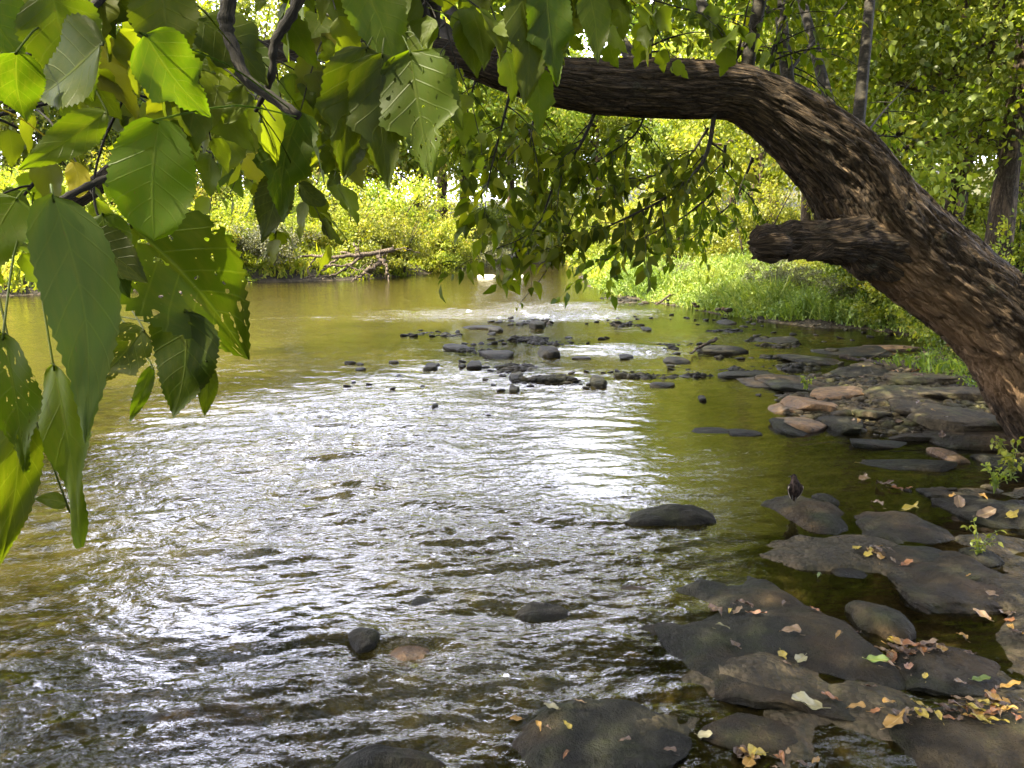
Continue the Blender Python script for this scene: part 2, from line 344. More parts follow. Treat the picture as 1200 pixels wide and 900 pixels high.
# ------------------------------------------------------------------ terrain
WATERLINE = np.array([   # the outline of the water, metres, seen from above
    (-90,-22),(-30,-8),(-8,-1.6),(-3,0.3),(-1.0,1.2),(0.4,1.5),(1.3,1.75),(2.2,2.15),(3.0,2.9),(3.3,3.8),(3.7,4.6),(4.3,5.3),
    (3.7,5.95),(2.85,6.35),(2.45,6.9),(2.75,7.8),(3.35,8.8),(4.2,9.5),(5.4,10.4),(6.3,11.6),(6.7,12.6),(6.3,13.7),(5.2,14.7),(4.5,16.0),(3.9,18.5),
    (2.9,22.2),(2.6,26),(3.0,33),(3.6,42),(3.0,50),(0.5,52),(-1.9,50),(-3.4,40),(-4.6,33.5),(-6,31.0),(-9.5,29.0),(-11,26),(-12.6,23.4),(-16,21.0),(-30,14),(-55,3),(-90,-4)], float)
def sdist(x, y):
    """distance to the waterline, positive on land"""
    sh = x.shape; x = x.ravel(); y = y.ravel(); d = np.full(x.shape, 1e9); ins = np.zeros(x.shape, bool)
    n = len(WATERLINE)
    for i in range(n):
        ax, ay = WATERLINE[i]; bx, by = WATERLINE[(i+1) % n]
        dx, dy = bx-ax, by-ay; t = np.clip(((x-ax)*dx + (y-ay)*dy) / (dx*dx + dy*dy), 0, 1)
        d = np.minimum(d, (x-ax-t*dx)**2 + (y-ay-t*dy)**2)
        c = ((ay > y) != (by > y)) & (x < (bx-ax) * (y-ay) / (by-ay+1e-12) + ax)
        ins ^= c
    return (np.sqrt(d) * np.where(ins, -1, 1)).reshape(sh)
BARS = [  # gravel bars that break the surface: u, v, half width px, half depth px, height above the bed
    (510,392,60,6,.30),(560,412,40,8,.27),(610,432,45,7,.24),(735,352,60,5,.34),(745,380,55,5,.33),(830,352,50,6,.3),
    (620,378,45,5,.28),(900,402,60,8,.30),(850,388,35,4,.3),(960,435,70,12,.24),(870,432,55,5,.26),(770,441,90,4,.2),(650,447,70,4,.2),(470,440,60,3,.2),(650,402,60,4,.2),(800,404,60,4,.2),(870,418,70,5,.2),(620,398,40,4,.22)]
BARW = []
for u, v, a, b, hh in BARS:
    c = gnd(u, v); r = a * c[1] / FPX; ry = abs(gnd(u, v-b)[1] - gnd(u, v+b)[1]) / 2; BARW.append((c[0], c[1], r, ry, hh))
SHELF = [(1.25, 2.55, .75, .55), (2.3, 3.6, .6, .6), (.65, 2.2, .5, .25), (1.75, 3.75, .6, .28), (2.2, 2.6, .6, .5), (3.1, 4.6, .5, .4)]
def height(x, y):
    x = np.asarray(x, float); y = np.asarray(y, float)
    d = sdist(x, y)
    d = d + 0.25 * fbm(x * 0.9, y * 0.9, 0, 3, 5) * np.clip(np.hypot(x, y) / 10, 0.15, 1.5)
    wet = -(0.05 + 0.30 * ss(0, 2.0, -d) + 0.12 * ss(2, 6, -d))
    near = ss(2.6, 0.4, np.abs(x - 2.0)) * ss(5.5, 3.5, y); wet = wet * (1 - 0.55 * near)
    bars = 0
    for bx, by, rx, ry, hh in BARW:
        bars = np.maximum(bars, np.exp(-(((x-bx)/rx)**2 + ((y-by)/ry)**2) * 0.9))
    bm = np.clip(bars * 1.25, 0, 1) * ss(0, .4, -d); wet = wet * (1 - bm) + bm * (0.0 + 0.075 * fbm(x * 2.2, y * 1.6, 0, 3, 44))
    sh = 0
    for bx, by, rx, ry in SHELF: sh = np.maximum(sh, np.exp(-(((x-bx)/rx)**2 + ((y-by)/ry)**2)))
    sh = ss(.25, .6, sh + .22 * fbm(x * 2.1, y * 2.1, 0, 3, 61)) * ss(.0, .25, -d)
    wet = wet * (1 - sh) + sh * (0.004 + 0.075 * fbm(x * 2.3, y * 3.0, 0, 4, 62))
    ll = ss(-.2, -1.0, x) * ss(4.2, 2.6, y); wet = wet * (1 - ll) + ll * (-0.09 + 0.09 * fbm(x * 1.5, y * 2.2, 0, 4, 63))
    left = ss(1.0, -2.5, x + 0.0 * y) * ss(8, 16, y)
    right_bank = ss(10, 14, y) * ss(0, 3, x)
    step = 0.04 + 0.40 * left + 0.10 * right_bank
    dry = 0.02 + step * ss(0, 0.9, d) + np.clip(d, 0, 1e9) * 0.03 * (1 + 1.6 * right_bank) \
        + 0.07 * np.clip(d - 4, 0, 20) + 0.06 * np.clip(d - 14, 0, 60)
    z = np.where(d < 0, wet, dry)
    k = ss(-0.4, 0.4, d); z = wet * (1 - k) + np.where(d > -0.4, dry, 0) * k
    rr = np.hypot(x, y - 3)
    z = z + 0.022 * fbm(x * 2.7, y * 2.7, 0, 4, 9) + 0.05 * fbm(x * .6, y * .6, 0, 3, 3) * ss(4, 12, rr)
    z = z + 0.6 * fbm(x * .07, y * .07, 0, 3, 21) * ss(8, 25, d)
    return z
def hz(x, y): return float(height(np.array([x]), np.array([y]))[0])

def ground():
    N = 620; t = np.linspace(-1, 1, N)
    gx = 1.2 + 1.6 * np.sinh(6.0 * t); gy = 5.0 + 1.9 * np.sinh(5.8 * t)
    X, Y = np.meshgrid(gx, gy); Z = height(X, Y)
    V = np.stack([X, Y, Z], -1).reshape(-1, 3)
    i, j = np.meshgrid(np.arange(N-1), np.arange(N-1), indexing='ij')
    q = np.stack([i*N + j, i*N + j+1, (i+1)*N + j+1, (i+1)*N + j], -1).reshape(-1, 4)
    k = NT('ground'); p = pos(k); sep = k.n('ShaderNodeSeparateXYZ'); k.l(p, sep.inputs[0]); z = sep.outputs[2]
    n1 = k.noise(p, 1.3, 6, 0.6); n2 = k.noise(p, 9.0, 6, 0.65); n3 = k.noise(p, 0.5, 3)
    vo = k.n('ShaderNodeTexVoronoi'); vo.inputs['Scale'].default_value = 11; k.l(p, vo.inputs['Vector'])
    vo2 = k.n('ShaderNodeTexVoronoi'); vo2.inputs['Scale'].default_value = 34; k.l(p, vo2.inputs['Vector'])
    bed = k.mix(n1, (0.014, 0.012, 0.007), (0.056, 0.046, 0.024))
    bed = k.mix(k.math('MULTIPLY', vo.outputs['Distance'], 0.9), bed, (0.02, 0.018, 0.01))
    bed = k.mix(k.math('MULTIPLY', n2, 0.5), bed, (0.045, 0.048, 0.018))
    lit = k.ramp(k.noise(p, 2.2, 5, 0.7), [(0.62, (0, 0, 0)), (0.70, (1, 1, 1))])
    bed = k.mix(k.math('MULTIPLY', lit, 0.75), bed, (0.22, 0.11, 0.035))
    grav = k.mix(vo2.outputs['Color'], (0.013, 0.011, 0.007), (0.040, 0.032, 0.021))
    grav = k.mix(k.math('MULTIPLY', n2, 0.5), grav, (0.045, 0.038, 0.028))
    soil = k.mix(n2, (0.035, 0.035, 0.014), (0.085, 0.085, 0.03))
    f1 = k.math('DIVIDE', k.math('ADD', z, 0.02), 0.06, clamp=True)
    f2 = k.math('DIVIDE', k.math('SUBTRACT', z, 0.22), 0.25, clamp=True)
    bed = k.mix(k.ramp(k.noise(p, 6.0, 6, .7, 1.0), [(.42, (0,0,0)), (.6, (.8,.8,.8))]), bed, (.085, .062, .036))
    grav = k.mix(k.ramp(k.noise(p, 5.0, 6, .7), [(.4, (0,0,0)), (.6, (.7,.7,.7))]), grav, (.028, .025, .017))
    c = k.mix(f1, bed, grav); c = k.mix(f2, c, soil)
    b = k.n('ShaderNodeBsdfPrincipled'); k.l(c, b.inputs['Base Color']); b.inputs['Roughness'].default_value = 0.75; b.inputs['Specular IOR Level'].default_value = 0.12
    h = k.math('ADD', k.math('MULTIPLY', vo.outputs['Distance'], -0.9), k.math('ADD', n2, k.math('MULTIPLY', vo2.outputs['Distance'], -0.5)))
    k.l(k.bump(h, 0.9, 0.05), b.inputs['Normal']); k.l(b.outputs[0], k.out.inputs[0])
    mb = MB(); mb.add(V, q); o = mb.obj('ground', k.m); tag(o, 'brown stony stream bed rising into earth and gravel banks', kind='structure')
ground()

# ------------------------------------------------------------------ water
def field(N, lam, lam_w, aniso, theta, seed):
    """tileable height texture with unit rms: wavelengths near lam (in texture widths), crests drawn out across theta"""
    r = np.random.default_rng(seed)
    kx, ky = np.meshgrid(np.fft.fftfreq(N) * N, np.fft.fftfreq(N) * N)
    c, s = math.cos(theta), math.sin(theta)
    k1 = kx*c + ky*s; k2 = (-kx*s + ky*c) * aniso
    kk = np.hypot(k1, k2) + 1e-9; k0 = 1 / lam
    amp = np.exp(-(np.log(kk / k0) ** 2) / (2 * lam_w**2)) / kk ** 0.3
    F = amp * (r.normal(size=(N, N)) + 1j * r.normal(size=(N, N)))
    h = np.fft.ifft2(F).real; return h / h.std()
def sampf(T, x, y):
    N = T.shape[0]; x = (x % 1) * N; y = (y % 1) * N
    xi = x.astype(int) % N; yi = y.astype(int) % N; fx = x - np.floor(x); fy = y - np.floor(y)
    x1 = (xi+1) % N; y1 = (yi+1) % N
    return (T[yi, xi]*(1-fx) + T[yi, x1]*fx)*(1-fy) + (T[y1, xi]*(1-fx) + T[y1, x1]*fx)*fy
# roughness of the surface: centre u, v, half widths px, strength (world ellipses); calm pools negative
ROUGH = [(400,520,330,95,.52),(620,640,260,90,.48),(250,600,260,60,.35),(560,440,150,25,.35),(450,800,330,100,.55),(60,830,260,90,.30),(640,800,120,70,.5),
         (610,366,150,9,.9),(500,372,90,6,.5),(640,358,90,5,.9),(740,410,90,8,.7),(880,400,140,12,.4),(900,385,90,6,.2),(340,372,100,8,.25),(700,470,90,30,.4),(900,850,90,60,.1),
         (840,490,110,55,-.75),(930,600,120,70,-.75),(300,400,200,14,-.15),(860,372,140,10,-.4),(880,425,70,8,-.6),(1050,650,200,120,-.8),(700,430,40,10,-.2),(500,345,300,10,-.2)]
ROW = []
for u, v, a, b, st in ROUGH:
    c = gnd(u, v); ROW.append((c[0], c[1], a*c[1]/FPX, abs(gnd(u, max(v-b, 300))[1] - gnd(u, v+b)[1]) / 2, st))
def roughness(x, y):
    r = 0.14 + 0 * x; cut = 0 * x
    for cx, cy_, rx, ry, st in ROW:
        e = np.exp(-(((x-cx)/rx)**2 + ((y-cy_)/ry)**2))
        if st > 0: r = np.maximum(r, st * e)
        else: cut = np.maximum(cut, -st * e)
    r = 1.42 * r * (1 - np.clip(cut, 0, 0.93))
    r = r * (1 + 0.55 * fbm(x * 0.9, y * 0.7, 0, 3, 40))
    return np.clip(r, 0.012, 1.9)
def water():
    NA, NR = 1150, 1000
    t = np.linspace(-1, 1, NA); ang = np.radians(86 * (0.42 * t + 0.58 * t**3))
    s = np.linspace(0, 1, NR); r = np.exp(math.log(0.75) + s * (math.log(95) - math.log(0.75)))
    A, R = np.meshgrid(ang, r); X = R * np.sin(A); Y = R * np.cos(A) - 0.2
    ro = roughness(X, Y)
    wx = X + 0.10 * fbm(X * 1.5, Y * 1.5, 0, 2, 71); wy = Y + 0.10 * fbm(X * 1.5, Y * 1.5, 0, 2, 83)
    T5 = field(512, 0.035, 0.4, 3.4, math.radians(100), 9)
    T1 = field(512, 0.09, 0.32, 2.6, math.radians(78), 1); T2 = field(512, 0.05, 0.36, 3.0, math.radians(102), 2)
    T3 = field(512, 0.03, 0.4, 2.8, math.radians(88), 3); T4 = field(512, 0.02, 0.4, 2.4, math.radians(75), 4)
    far = ss(40, 12, R)
    a = ro
    Z = 0.0095 * a * sampf(T1, wx / 4.7, wy / 4.7)
    Z += 0.0058 * a * sampf(T2, wx / 3.1 + .3, wy / 3.1) * (0.4 + 0.6 * ss(60, 20, R))
    Z += 0.0032 * a * sampf(T3, wx / 2.3, wy / 2.3 + .2) * far
    Z += 0.0012 * a * sampf(T4, wx / 1.7, wy / 1.7) * ss(14, 5, R)
    turb = ss(0.9, 1.8, ro)                      # rough water near the camera: sharper crests
    h1 = sampf(T1, wx / 3.3 + .6, wy / 2.6 + .1); Z += turb * 0.006 * (1 - np.abs(h1)) * ss(20, 8, R)
    h2 = sampf(T5, wx / 3.6, wy / 3.6); Z += ss(.45, 1.0, ro) * 0.0075 * (1 - np.abs(h2).clip(0, 1))**2 * ss(9, 4, R)
    # standing waves and ledges where the water runs over sunken stones
    for u, v, rr, am in [(300,740,.42,.035),(560,690,.5,.03),(430,745,.16,.035),(480,752,.15,.03),(250,700,.35,.022),(130,735,.4,.02),(700,745,.3,.02),(350,800,.4,.03),(60,790,.4,.025),(520,830,.35,.025)]:
        c = gnd(u, v); dd = np.hypot((X - c[0]) / 1.6, Y - c[1] + 0.12 * vn(X * 4, Y * 4, 0, 8)) / (rr * 0.55)
        am *= .5; Z += am * np.exp(-dd**2) - am * 0.7 * np.exp(-np.hypot((X - c[0]) / 1.8, Y - (c[1] - rr * 0.6))**2 / (rr * 0.4)**2)
    V = np.stack([X, Y, Z], -1).reshape(-1, 3)
    i, j = np.meshgrid(np.arange(NR-1), np.arange(NA-1), indexing='ij')
    q = np.stack([i*NA + j, i*NA + j+1, (i+1)*NA + j+1, (i+1)*NA + j], -1).reshape(-1, 4)
    k = NT('water'); p = pos(k)
    mp = k.mapv(p, (1, 1.5, 1))
    a1 = k.attr('rnd')
    n1 = k.noise(mp, 26.0, 3, 0.55, 0.5); n2 = k.noise(mp, 9.0, 3, 0.5, 0.3)
    h = k.math('MULTIPLY', k.math('ADD', k.math('MULTIPLY', n1, 0.010), k.math('MULTIPLY', n2, 0.022)), a1)
    bp = k.n('ShaderNodeBump'); bp.inputs['Strength'].default_value = 1.0; bp.inputs['Distance'].default_value = 1.0; k.l(h, bp.inputs['Height'])
    fr = k.n('ShaderNodeFresnel'); fr.inputs[0].default_value = 1.58; k.l(bp.outputs[0], fr.inputs['Normal'])
    gl = k.n('ShaderNodeBsdfGlossy'); gl.inputs['Roughness'].default_value = 0.03; k.l(bp.outputs[0], gl.inputs['Normal'])
    tp = k.n('ShaderNodeBsdfTransparent'); tp.inputs[0].default_value = (0.56, 0.55, 0.36, 1)
    df = k.n('ShaderNodeBsdfDiffuse'); df.inputs[0].default_value = (0.24, 0.20, 0.045, 1)
    m0 = k.n('ShaderNodeMixShader'); k.l(k.math('ADD', 0.008, k.math('MULTIPLY', k.attr('aux'), 0.13)), m0.inputs[0]); k.l(tp.outputs[0], m0.inputs[1]); k.l(df.outputs[0], m0.inputs[2])
    m1 = k.n('ShaderNodeMixShader'); k.l(fr.outputs[0], m1.inputs[0]); k.l(m0.outputs[0], m1.inputs[1]); k.l(gl.outputs[0], m1.inputs[2])
    k.l(m1.outputs[0], k.out.inputs[0])
    dep = np.clip((-height(X, Y) - .10) / .35, 0, 1)   # deeper water is cloudier
    mb = MB(); mb.add(V, q, a=np.clip(ro, 0.02, 1.6).ravel(), b=dep.ravel()); o = mb.obj('water', k.m)
    tag(o, 'shallow rippling creek water reflecting pale sky and yellow-green trees', kind='structure')
water()

# ------------------------------------------------------------------ leaves: templates and placing
def template(kind):
    """returns verts (x along, y across, z normal), quads, tris, uv"""
    if kind == 'far':
        V = [(0, 0, 0), (.45, .30, .05), (1, 0, -.06), (.45, -.30, .05)]
        return np.array(V), [(0, 1, 2, 3)], None, np.array([(0, 0), (.45, 1), (1, 0), (.45, -1)])
    if kind == 'mid':
        V = [(0,0,0),(.30,.27,.07),(.30,0,0),(.30,-.27,.07),(.62,.20,.03),(.62,0,-.05),(.62,-.20,.03),(1,0,-.20)]
        q = [(1,4,5,2),(2,5,6,3)]; t = [(0,1,2),(0,2,3),(4,7,5),(5,7,6)]
        return np.array(V), q, t, np.array([(0,0),(.3,1),(.3,0),(.3,-1),(.62,1),(.62,0),(.62,-1),(1,0)])
def outline(t, kind):
    if kind == 'ovate': w_ = 1.02 * np.sin(np.pi * np.clip(t, 0, 1) ** 0.62) ** 0.75 * (1 - 0.45 * t ** 2.2)
    elif kind == 'oval': w_ = 1.0 * np.sqrt(np.clip(1 - (2 * t - 0.96) ** 2 / 1.0, 0, 1)) * (1 - 0.1 * t)
    elif kind == 'lance': w_ = np.sin(np.pi * t ** 0.75) ** 0.9 * (1 - .3 * t)
    else: w_ = np.sin(np.pi * np.clip(t, 0, 1) ** 0.6) ** 0.7 * (1 - 0.5 * t ** 2) * (1 + 0.30 * np.exp(-((t - .52) / .07)**2) - 0.25 * np.exp(-((t - .64) / .06)**2))
    return w_
def big_leaf(kind, width, nl=26, nw=8, serr=0.06, droop=0.18, fold=0.18, wav=0.03, seed=0):
    rs = np.random.default_rng(seed); t = np.linspace(0, 1, nl); s = np.linspace(-1, 1, nw*2+1)
    w_ = outline(t, kind) * width * 0.5; se = serr * .5 * width * np.where(np.arange(nl) % 2 == 0, 1, -1) * rs.uniform(.3, 1.2, nl) * np.sin(np.pi * t) ** .5
    L, Sg = np.meshgrid(t, s, indexing='ij'); W = w_[:, None] + se[:, None] * (np.abs(Sg) ** 6)
    Yv = Sg * W; skew = 0.06 * np.abs(Sg) * np.sin(np.pi * t)[:, None]
    ph = rs.uniform(0, 6)
    Zv = fold * np.abs(Yv) - droop * L**2 + wav * np.sin(L * 11 + ph + Sg * 2) * np.abs(Sg)
    Xv = L - skew * 0 + 0.0 * Yv; Yv = Yv + rs.uniform(-.08, .08) * np.sin(np.pi * L)
    V = np.stack([Xv, Yv, Zv], -1).reshape(-1, 3); m = nw*2+1
    i, j = np.meshgrid(np.arange(nl-1), np.arange(m-1), indexing='ij')
    q = np.stack([i*m+j, i*m+j+1, (i+1)*m+j+1, (i+1)*m+j], -1).reshape(-1, 4)
    return V, q, None, np.stack([L, Sg], -1).reshape(-1, 2)
TEMPL = {'far': template('far'), 'mid': template('mid'),
         'nearA': big_leaf('ovate', .62, 13, 3, .05, .22, .2), 'nearB': big_leaf('lobed', .75, 15, 3, .05, .15, .12)}
def scatter(mb, T, P, D, Nn, size, a):
    """place len(P) leaves; D along, Nn normal hint"""
    V, q, t, uv = TEMPL[T] if isinstance(T, str) else T
    n = len(P)
    if n == 0: return
    D = nrm(D); B = nrm(np.cross(Nn, D)); N2 = np.cross(D, B)
    size = np.broadcast_to(size, (n,)); a = np.broadcast_to(a, (n,))
    W = P[:, None, :] + size[:, None, None] * (V[None, :, 0:1] * D[:, None] + V[None, :, 1:2] * B[:, None] + V[None, :, 2:3] * N2[:, None])
    k = len(V); off = (np.arange(n) * k)[:, None, None]
    Q = (np.asarray(q)[None] + off).reshape(-1, 4) if q is not None and len(q) else None
    Tt = (np.asarray(t)[None] + off).reshape(-1, 3) if t is not None else None
    mb.add(W.reshape(-1, 3), Q, Tt, a=np.repeat(a, k), uv=np.tile(uv, (n, 1)))

def spray(wood, leaves, rs, P, R, ntw=10, tlen=0.5, nlv=9, lsize=0.1, tmpl='mid', droop=0.6, spread=1.0, start=0.15, flat=0.0):
    """a branch along P with side twigs carrying drooping leaves"""
    n = max(10, len(P) * 4); Q = smooth_path(P, n); Rr = np.interp(np.linspace(0, 1, n), np.linspace(0, 1, len(R)), R)
    tube(wood, Q, Rr, 6)
    pts, dirs = [], []
    T = nrm(np.gradient(Q, axis=0))
    for k in range(ntw + 1):
        f = start + (1 - start) * (k / max(ntw, 1)); i = min(int(f * (n-1)), n-1)
        p0 = Q[i]; ax = T[i]
        side = nrm(np.cross(ax, rs.normal(size=3)))
        side[2] *= 0.5
        d = nrm(ax * 0.55 + side * spread) if k < ntw else ax
        ln = tlen * rs.uniform(0.55, 1.15) * (1 - 0.35 * f)
        m = 7; s = np.linspace(0, 1, m)[:, None]
        tw = p0 + d * ln * s + np.array([0, 0, -1]) * droop * ln * s**2 + rs.normal(size=(m, 3)) * 0.012 * ln * s
        tube(wood, tw, np.linspace(Rr[i] * .45 + .0008, 0.0010, m), 4, cap=False)
        for q in range(nlv):
            g = (q + rs.uniform(0.3, 1)) / nlv; jx = min(int(g * (m-1)), m-2); fr = g * (m-1) - jx
            pp = tw[jx] * (1-fr) + tw[jx+1] * fr; td = nrm(tw[jx+1] - tw[jx])
            pts.append(pp); dirs.append(td)
    pts = np.array(pts); dirs = np.array(dirs); k = len(pts)
    sd = nrm(np.cross(dirs, rs.normal(size=(k, 3))))
    D = nrm(dirs * 0.35 + sd * 0.7 + np.array([0, 0, -1]) * rs.uniform(0.25, 1.2, size=(k, 1)))
    sz_ = lsize * rs.uniform(0.45, 1.3, k)
    pts = pts + D * (sz_ * 0.15)[:, None]
    Nn = nrm(rs.normal(size=(k, 3)) * 0.7 + np.array([0, -0.25, 0.75]))
    scatter(leaves, tmpl, pts, D, Nn, sz_, rs.uniform(0, 1, k))

def crown(mb, rs, C, Rad, nclump, nleaf, lsize, clump_r=0.5, shell=0.55, tmpl='far', bottom=-1.0):
    """leaf clumps inside an ellipsoid, denser to the outside"""
    d = nrm(rs.normal(size=(nclump, 3))); d[:, 2] = np.where(d[:, 2] < bottom, -d[:, 2], d[:, 2])
    rad = (shell + (1 - shell) * rs.random(nclump) ** 0.6)[:, None]
    lob = 1 + 0.35 * vn(d[:, 0]*1.8 + rs.uniform(0, 50), d[:, 1]*1.8, d[:, 2]*1.8, 3)[:, None]
    cc = np.asarray(C) + d * rad * np.asarray(Rad) * lob
    cr = clump_r * rs.uniform(0.5, 1.3, nclump)
    per = max(1, nleaf // nclump)
    P = np.repeat(cc, per, 0) + rs.normal(size=(nclump*per, 3)) * np.repeat(cr, per)[:, None] * np.array([1, 1, .6]) * 0.6
    out = nrm(P - np.asarray(C)); k = len(P)
    D = nrm(rs.normal(size=(k, 3)) + out * 0.4 + np.array([0, 0, -.5])); Nn = nrm(rs.normal(size=(k, 3)) * 0.8 + out * .5 + np.array([0, 0, .6]))
    cl = np.repeat(rs.uniform(-.22, .22, nclump), per)
    scatter(mb, tmpl, P, D, Nn, lsize * rs.uniform(0.6, 1.3, k), np.clip(rs.uniform(0.1, .85, k) + cl, 0, 1))

# ------------------------------------------------------------------ the leaning tree
def leaning_tree():
    rs = np.random.default_rng(7)
    base = at(1262, 570, 5.75); base[2] = 0.0
    root = empty('leaning_tree', (base[0], base[1], hz(base[0], base[1]) - 0.02))
    off = np.array(root.location)
    tag(root, 'large leaning tree with furrowed brown bark arching out over the creek', 'tree')
    # px u, v, depth, half width px
    sec = [(1275,640,5.80,118),(1258,560,5.78,82),(1222,455,5.72,68),(1172,383,5.66,62),(1108,327,5.60,59),(1032,262,5.52,60),(992,202,5.48,51),
           (942,156,5.42,44),(886,118,5.36,35),(850,107,5.30,33),(800,105,5.22,32),(740,103,5.10,30),(700,102,5.00,29),(640,95,4.85,25),(588,82,4.7,21),
           (540,68,4.5,17),(470,55,4.2,15),(400,52,3.8,14),(330,58,3.4,13),(270,80,3.0,12.5),(205,132,2.6,13),(120,212,2.25,11),(0,280,2.0,11),(-120,330,1.8,9),(-260,350,1.7,7)]
    P = np.array([at(u, v, Y) for u, v, Y, _ in sec]); R = np.array([h * Y / FPX for _, _, Y, h in sec])
    R[1:10] *= 0.90; R[2:6] *= 0.95
    P[0][2] = off[2] - 0.25; R[0] = 0.60; P[1][2] = max(P[1][2], off[2] + 0.12)
    PR = smooth_path(np.column_stack([P, R]), 1050)
    mb = MB(); Ltot = 1.0
    def disp(L, a, r):
        # knots, long ridges that twist with the trunk, fine furrows
        cx, sx_ = np.cos(a), np.sin(a)
        tw = a + 0.16 * L
        big = 0.10 * fbm(np.cos(tw) * 1.2 + 5, np.sin(tw) * 1.2, L * 1.1, 3, 11)
        rid = 0.075 * (1 - np.abs(fbm(np.cos(tw) * 3.4, np.sin(tw) * 3.4, L * 1.5, 3, 23)) * 3.0)
        fine = -0.085 * np.clip(1 - np.abs(fbm(np.cos(tw) * 9, np.sin(tw) * 9, L * 3.6, 3, 31)) * 6, 0, 1) * (.35 + .65 * np.clip(r / .3, 0, 1))
        return r * (big + rid * ss(7.5, 3, L) + fine)
    tube(mb, PR[:, :3] - off, PR[:, 3], 220, disp=disp, vscale=1.0)
    # a warm orange-brown strip along the underside facing the water; a hollow at the elbow
    V = mb.v[-1]; A = np.zeros(len(V))
    W = V + off
    c1 = at(1090, 368, 5.3); c0 = at(1015, 298, 5.2); c2 = at(1165, 450, 5.4)
    for c, r in ((c0, .20), (c0*.5 + c1*.5, .24), (c1, .28), (c1*.5 + c2*.5, .30), (c2, .34)):
        A = np.maximum(A, np.exp(-(np.sum((W - c)**2, 1) / r**2) ** 1.5))
    A *= ss(-.25, .2, fbm(W[:, 0]*6, W[:, 1]*6, W[:, 2]*6, 3, 77) + 0.25)
    for c, r, dpt in ((at(1100, 340, 5.15), .075, .07), (at(1118, 356, 5.15), .06, .06), (at(1028, 250, 5.1), .04, .05), (at(1040, 262, 5.1), .03, .04)):
        dd = np.sum((W - c)**2, 1) / r**2; V[:, 1] += dpt * 1.6 * np.exp(-dd)
    mb.b[-1] = np.clip(A * .85, 0, 1)
    mb.obj('trunk', M['bark'], root)
    # broken limb
    sp = [(1052,290,5.62,40),(1030,287,5.46,42),(1003,284,5.30,32),(975,284,5.18,23.5),(940,285,5.12,20),(920,284,5.08,18.5),(902,285,5.02,20),(889,286,5.0,16),(882,287,5.0,9)]
    P = np.array([at(u, v, Y) for u, v, Y, _ in sp]); R = np.array([h * Y / FPX for _, _, Y, h in sp])
    PR2 = smooth_path(np.column_stack([P, R]), 90)
    def disp2(L, a, r): return np.minimum(r, .15) * (0.50 * fbm(np.cos(a)*1.8, np.sin(a)*1.8, L*8, 4, 51) - 0.12*np.clip(1 - np.abs(fbm(np.cos(a)*5, np.sin(a)*5, L*3, 2, 61))*6, 0, 1))
    mb = MB(); tube(mb, PR2[:, :3] - off, PR2[:, 3], 90, disp=disp2)
    V2 = mb.v[-1]; e0 = PR2[-1, :3] - off; near_ = np.exp(-np.sum((V2 - e0)**2, 1) / .10**2); V2[:, 0] += near_ * .055 * fbm(V2[:, 1]*16, V2[:, 2]*16, 0, 3, 91)
    for (u, v, Y, r0, du, dv, ln) in [(900,270,5.0,.035,-14,-5,1),(893,297,4.98,.035,-12,6,1),(886,284,4.96,.04,-10,0,1),(930,300,5.02,.04,-6,6,1),(955,300,5.04,.045,-9,5,1),(1000,262,5.2,.05,-14,-10,1)]:
        Pq = np.array([at(u + 16, v + (285 - v) * .6, Y + .03), at(u, v, Y), at(u + du, v + dv, Y - .01)]) - off
        Qs = smooth_path(Pq, 14); tube(mb, Qs, r0 * np.linspace(1.2, .25, 14), 14, disp=disp2)
    # the torn upper lip of the break
    lip = [(965,272,5.2,12),(945,268,5.15,10),(928,266,5.12,8),(915,268,5.1,3)]
    P = np.array([at(u, v, Y) for u, v, Y, _ in lip]); R = np.array([h * Y / FPX for _, _, Y, h in lip])
    LP = smooth_path(np.column_stack([P, R]), 24); tube(mb, LP[:, :3] - off, LP[:, 3], 24, disp=disp2)
    o = mb.obj('broken_limb', M['bark'], root)
    def branch(path, r0, r1, mat='mid_leaf', **kw):
        wd, lv = MB(), MB(); P = np.array([at(*p) for p in path]) - off
        spray(wd, lv, rs, P, [r0, (r0+r1)/2, r1], **kw)
        b = wd.obj('branch', M['twig'], root); lv.obj('foliage', M[mat], b); return b
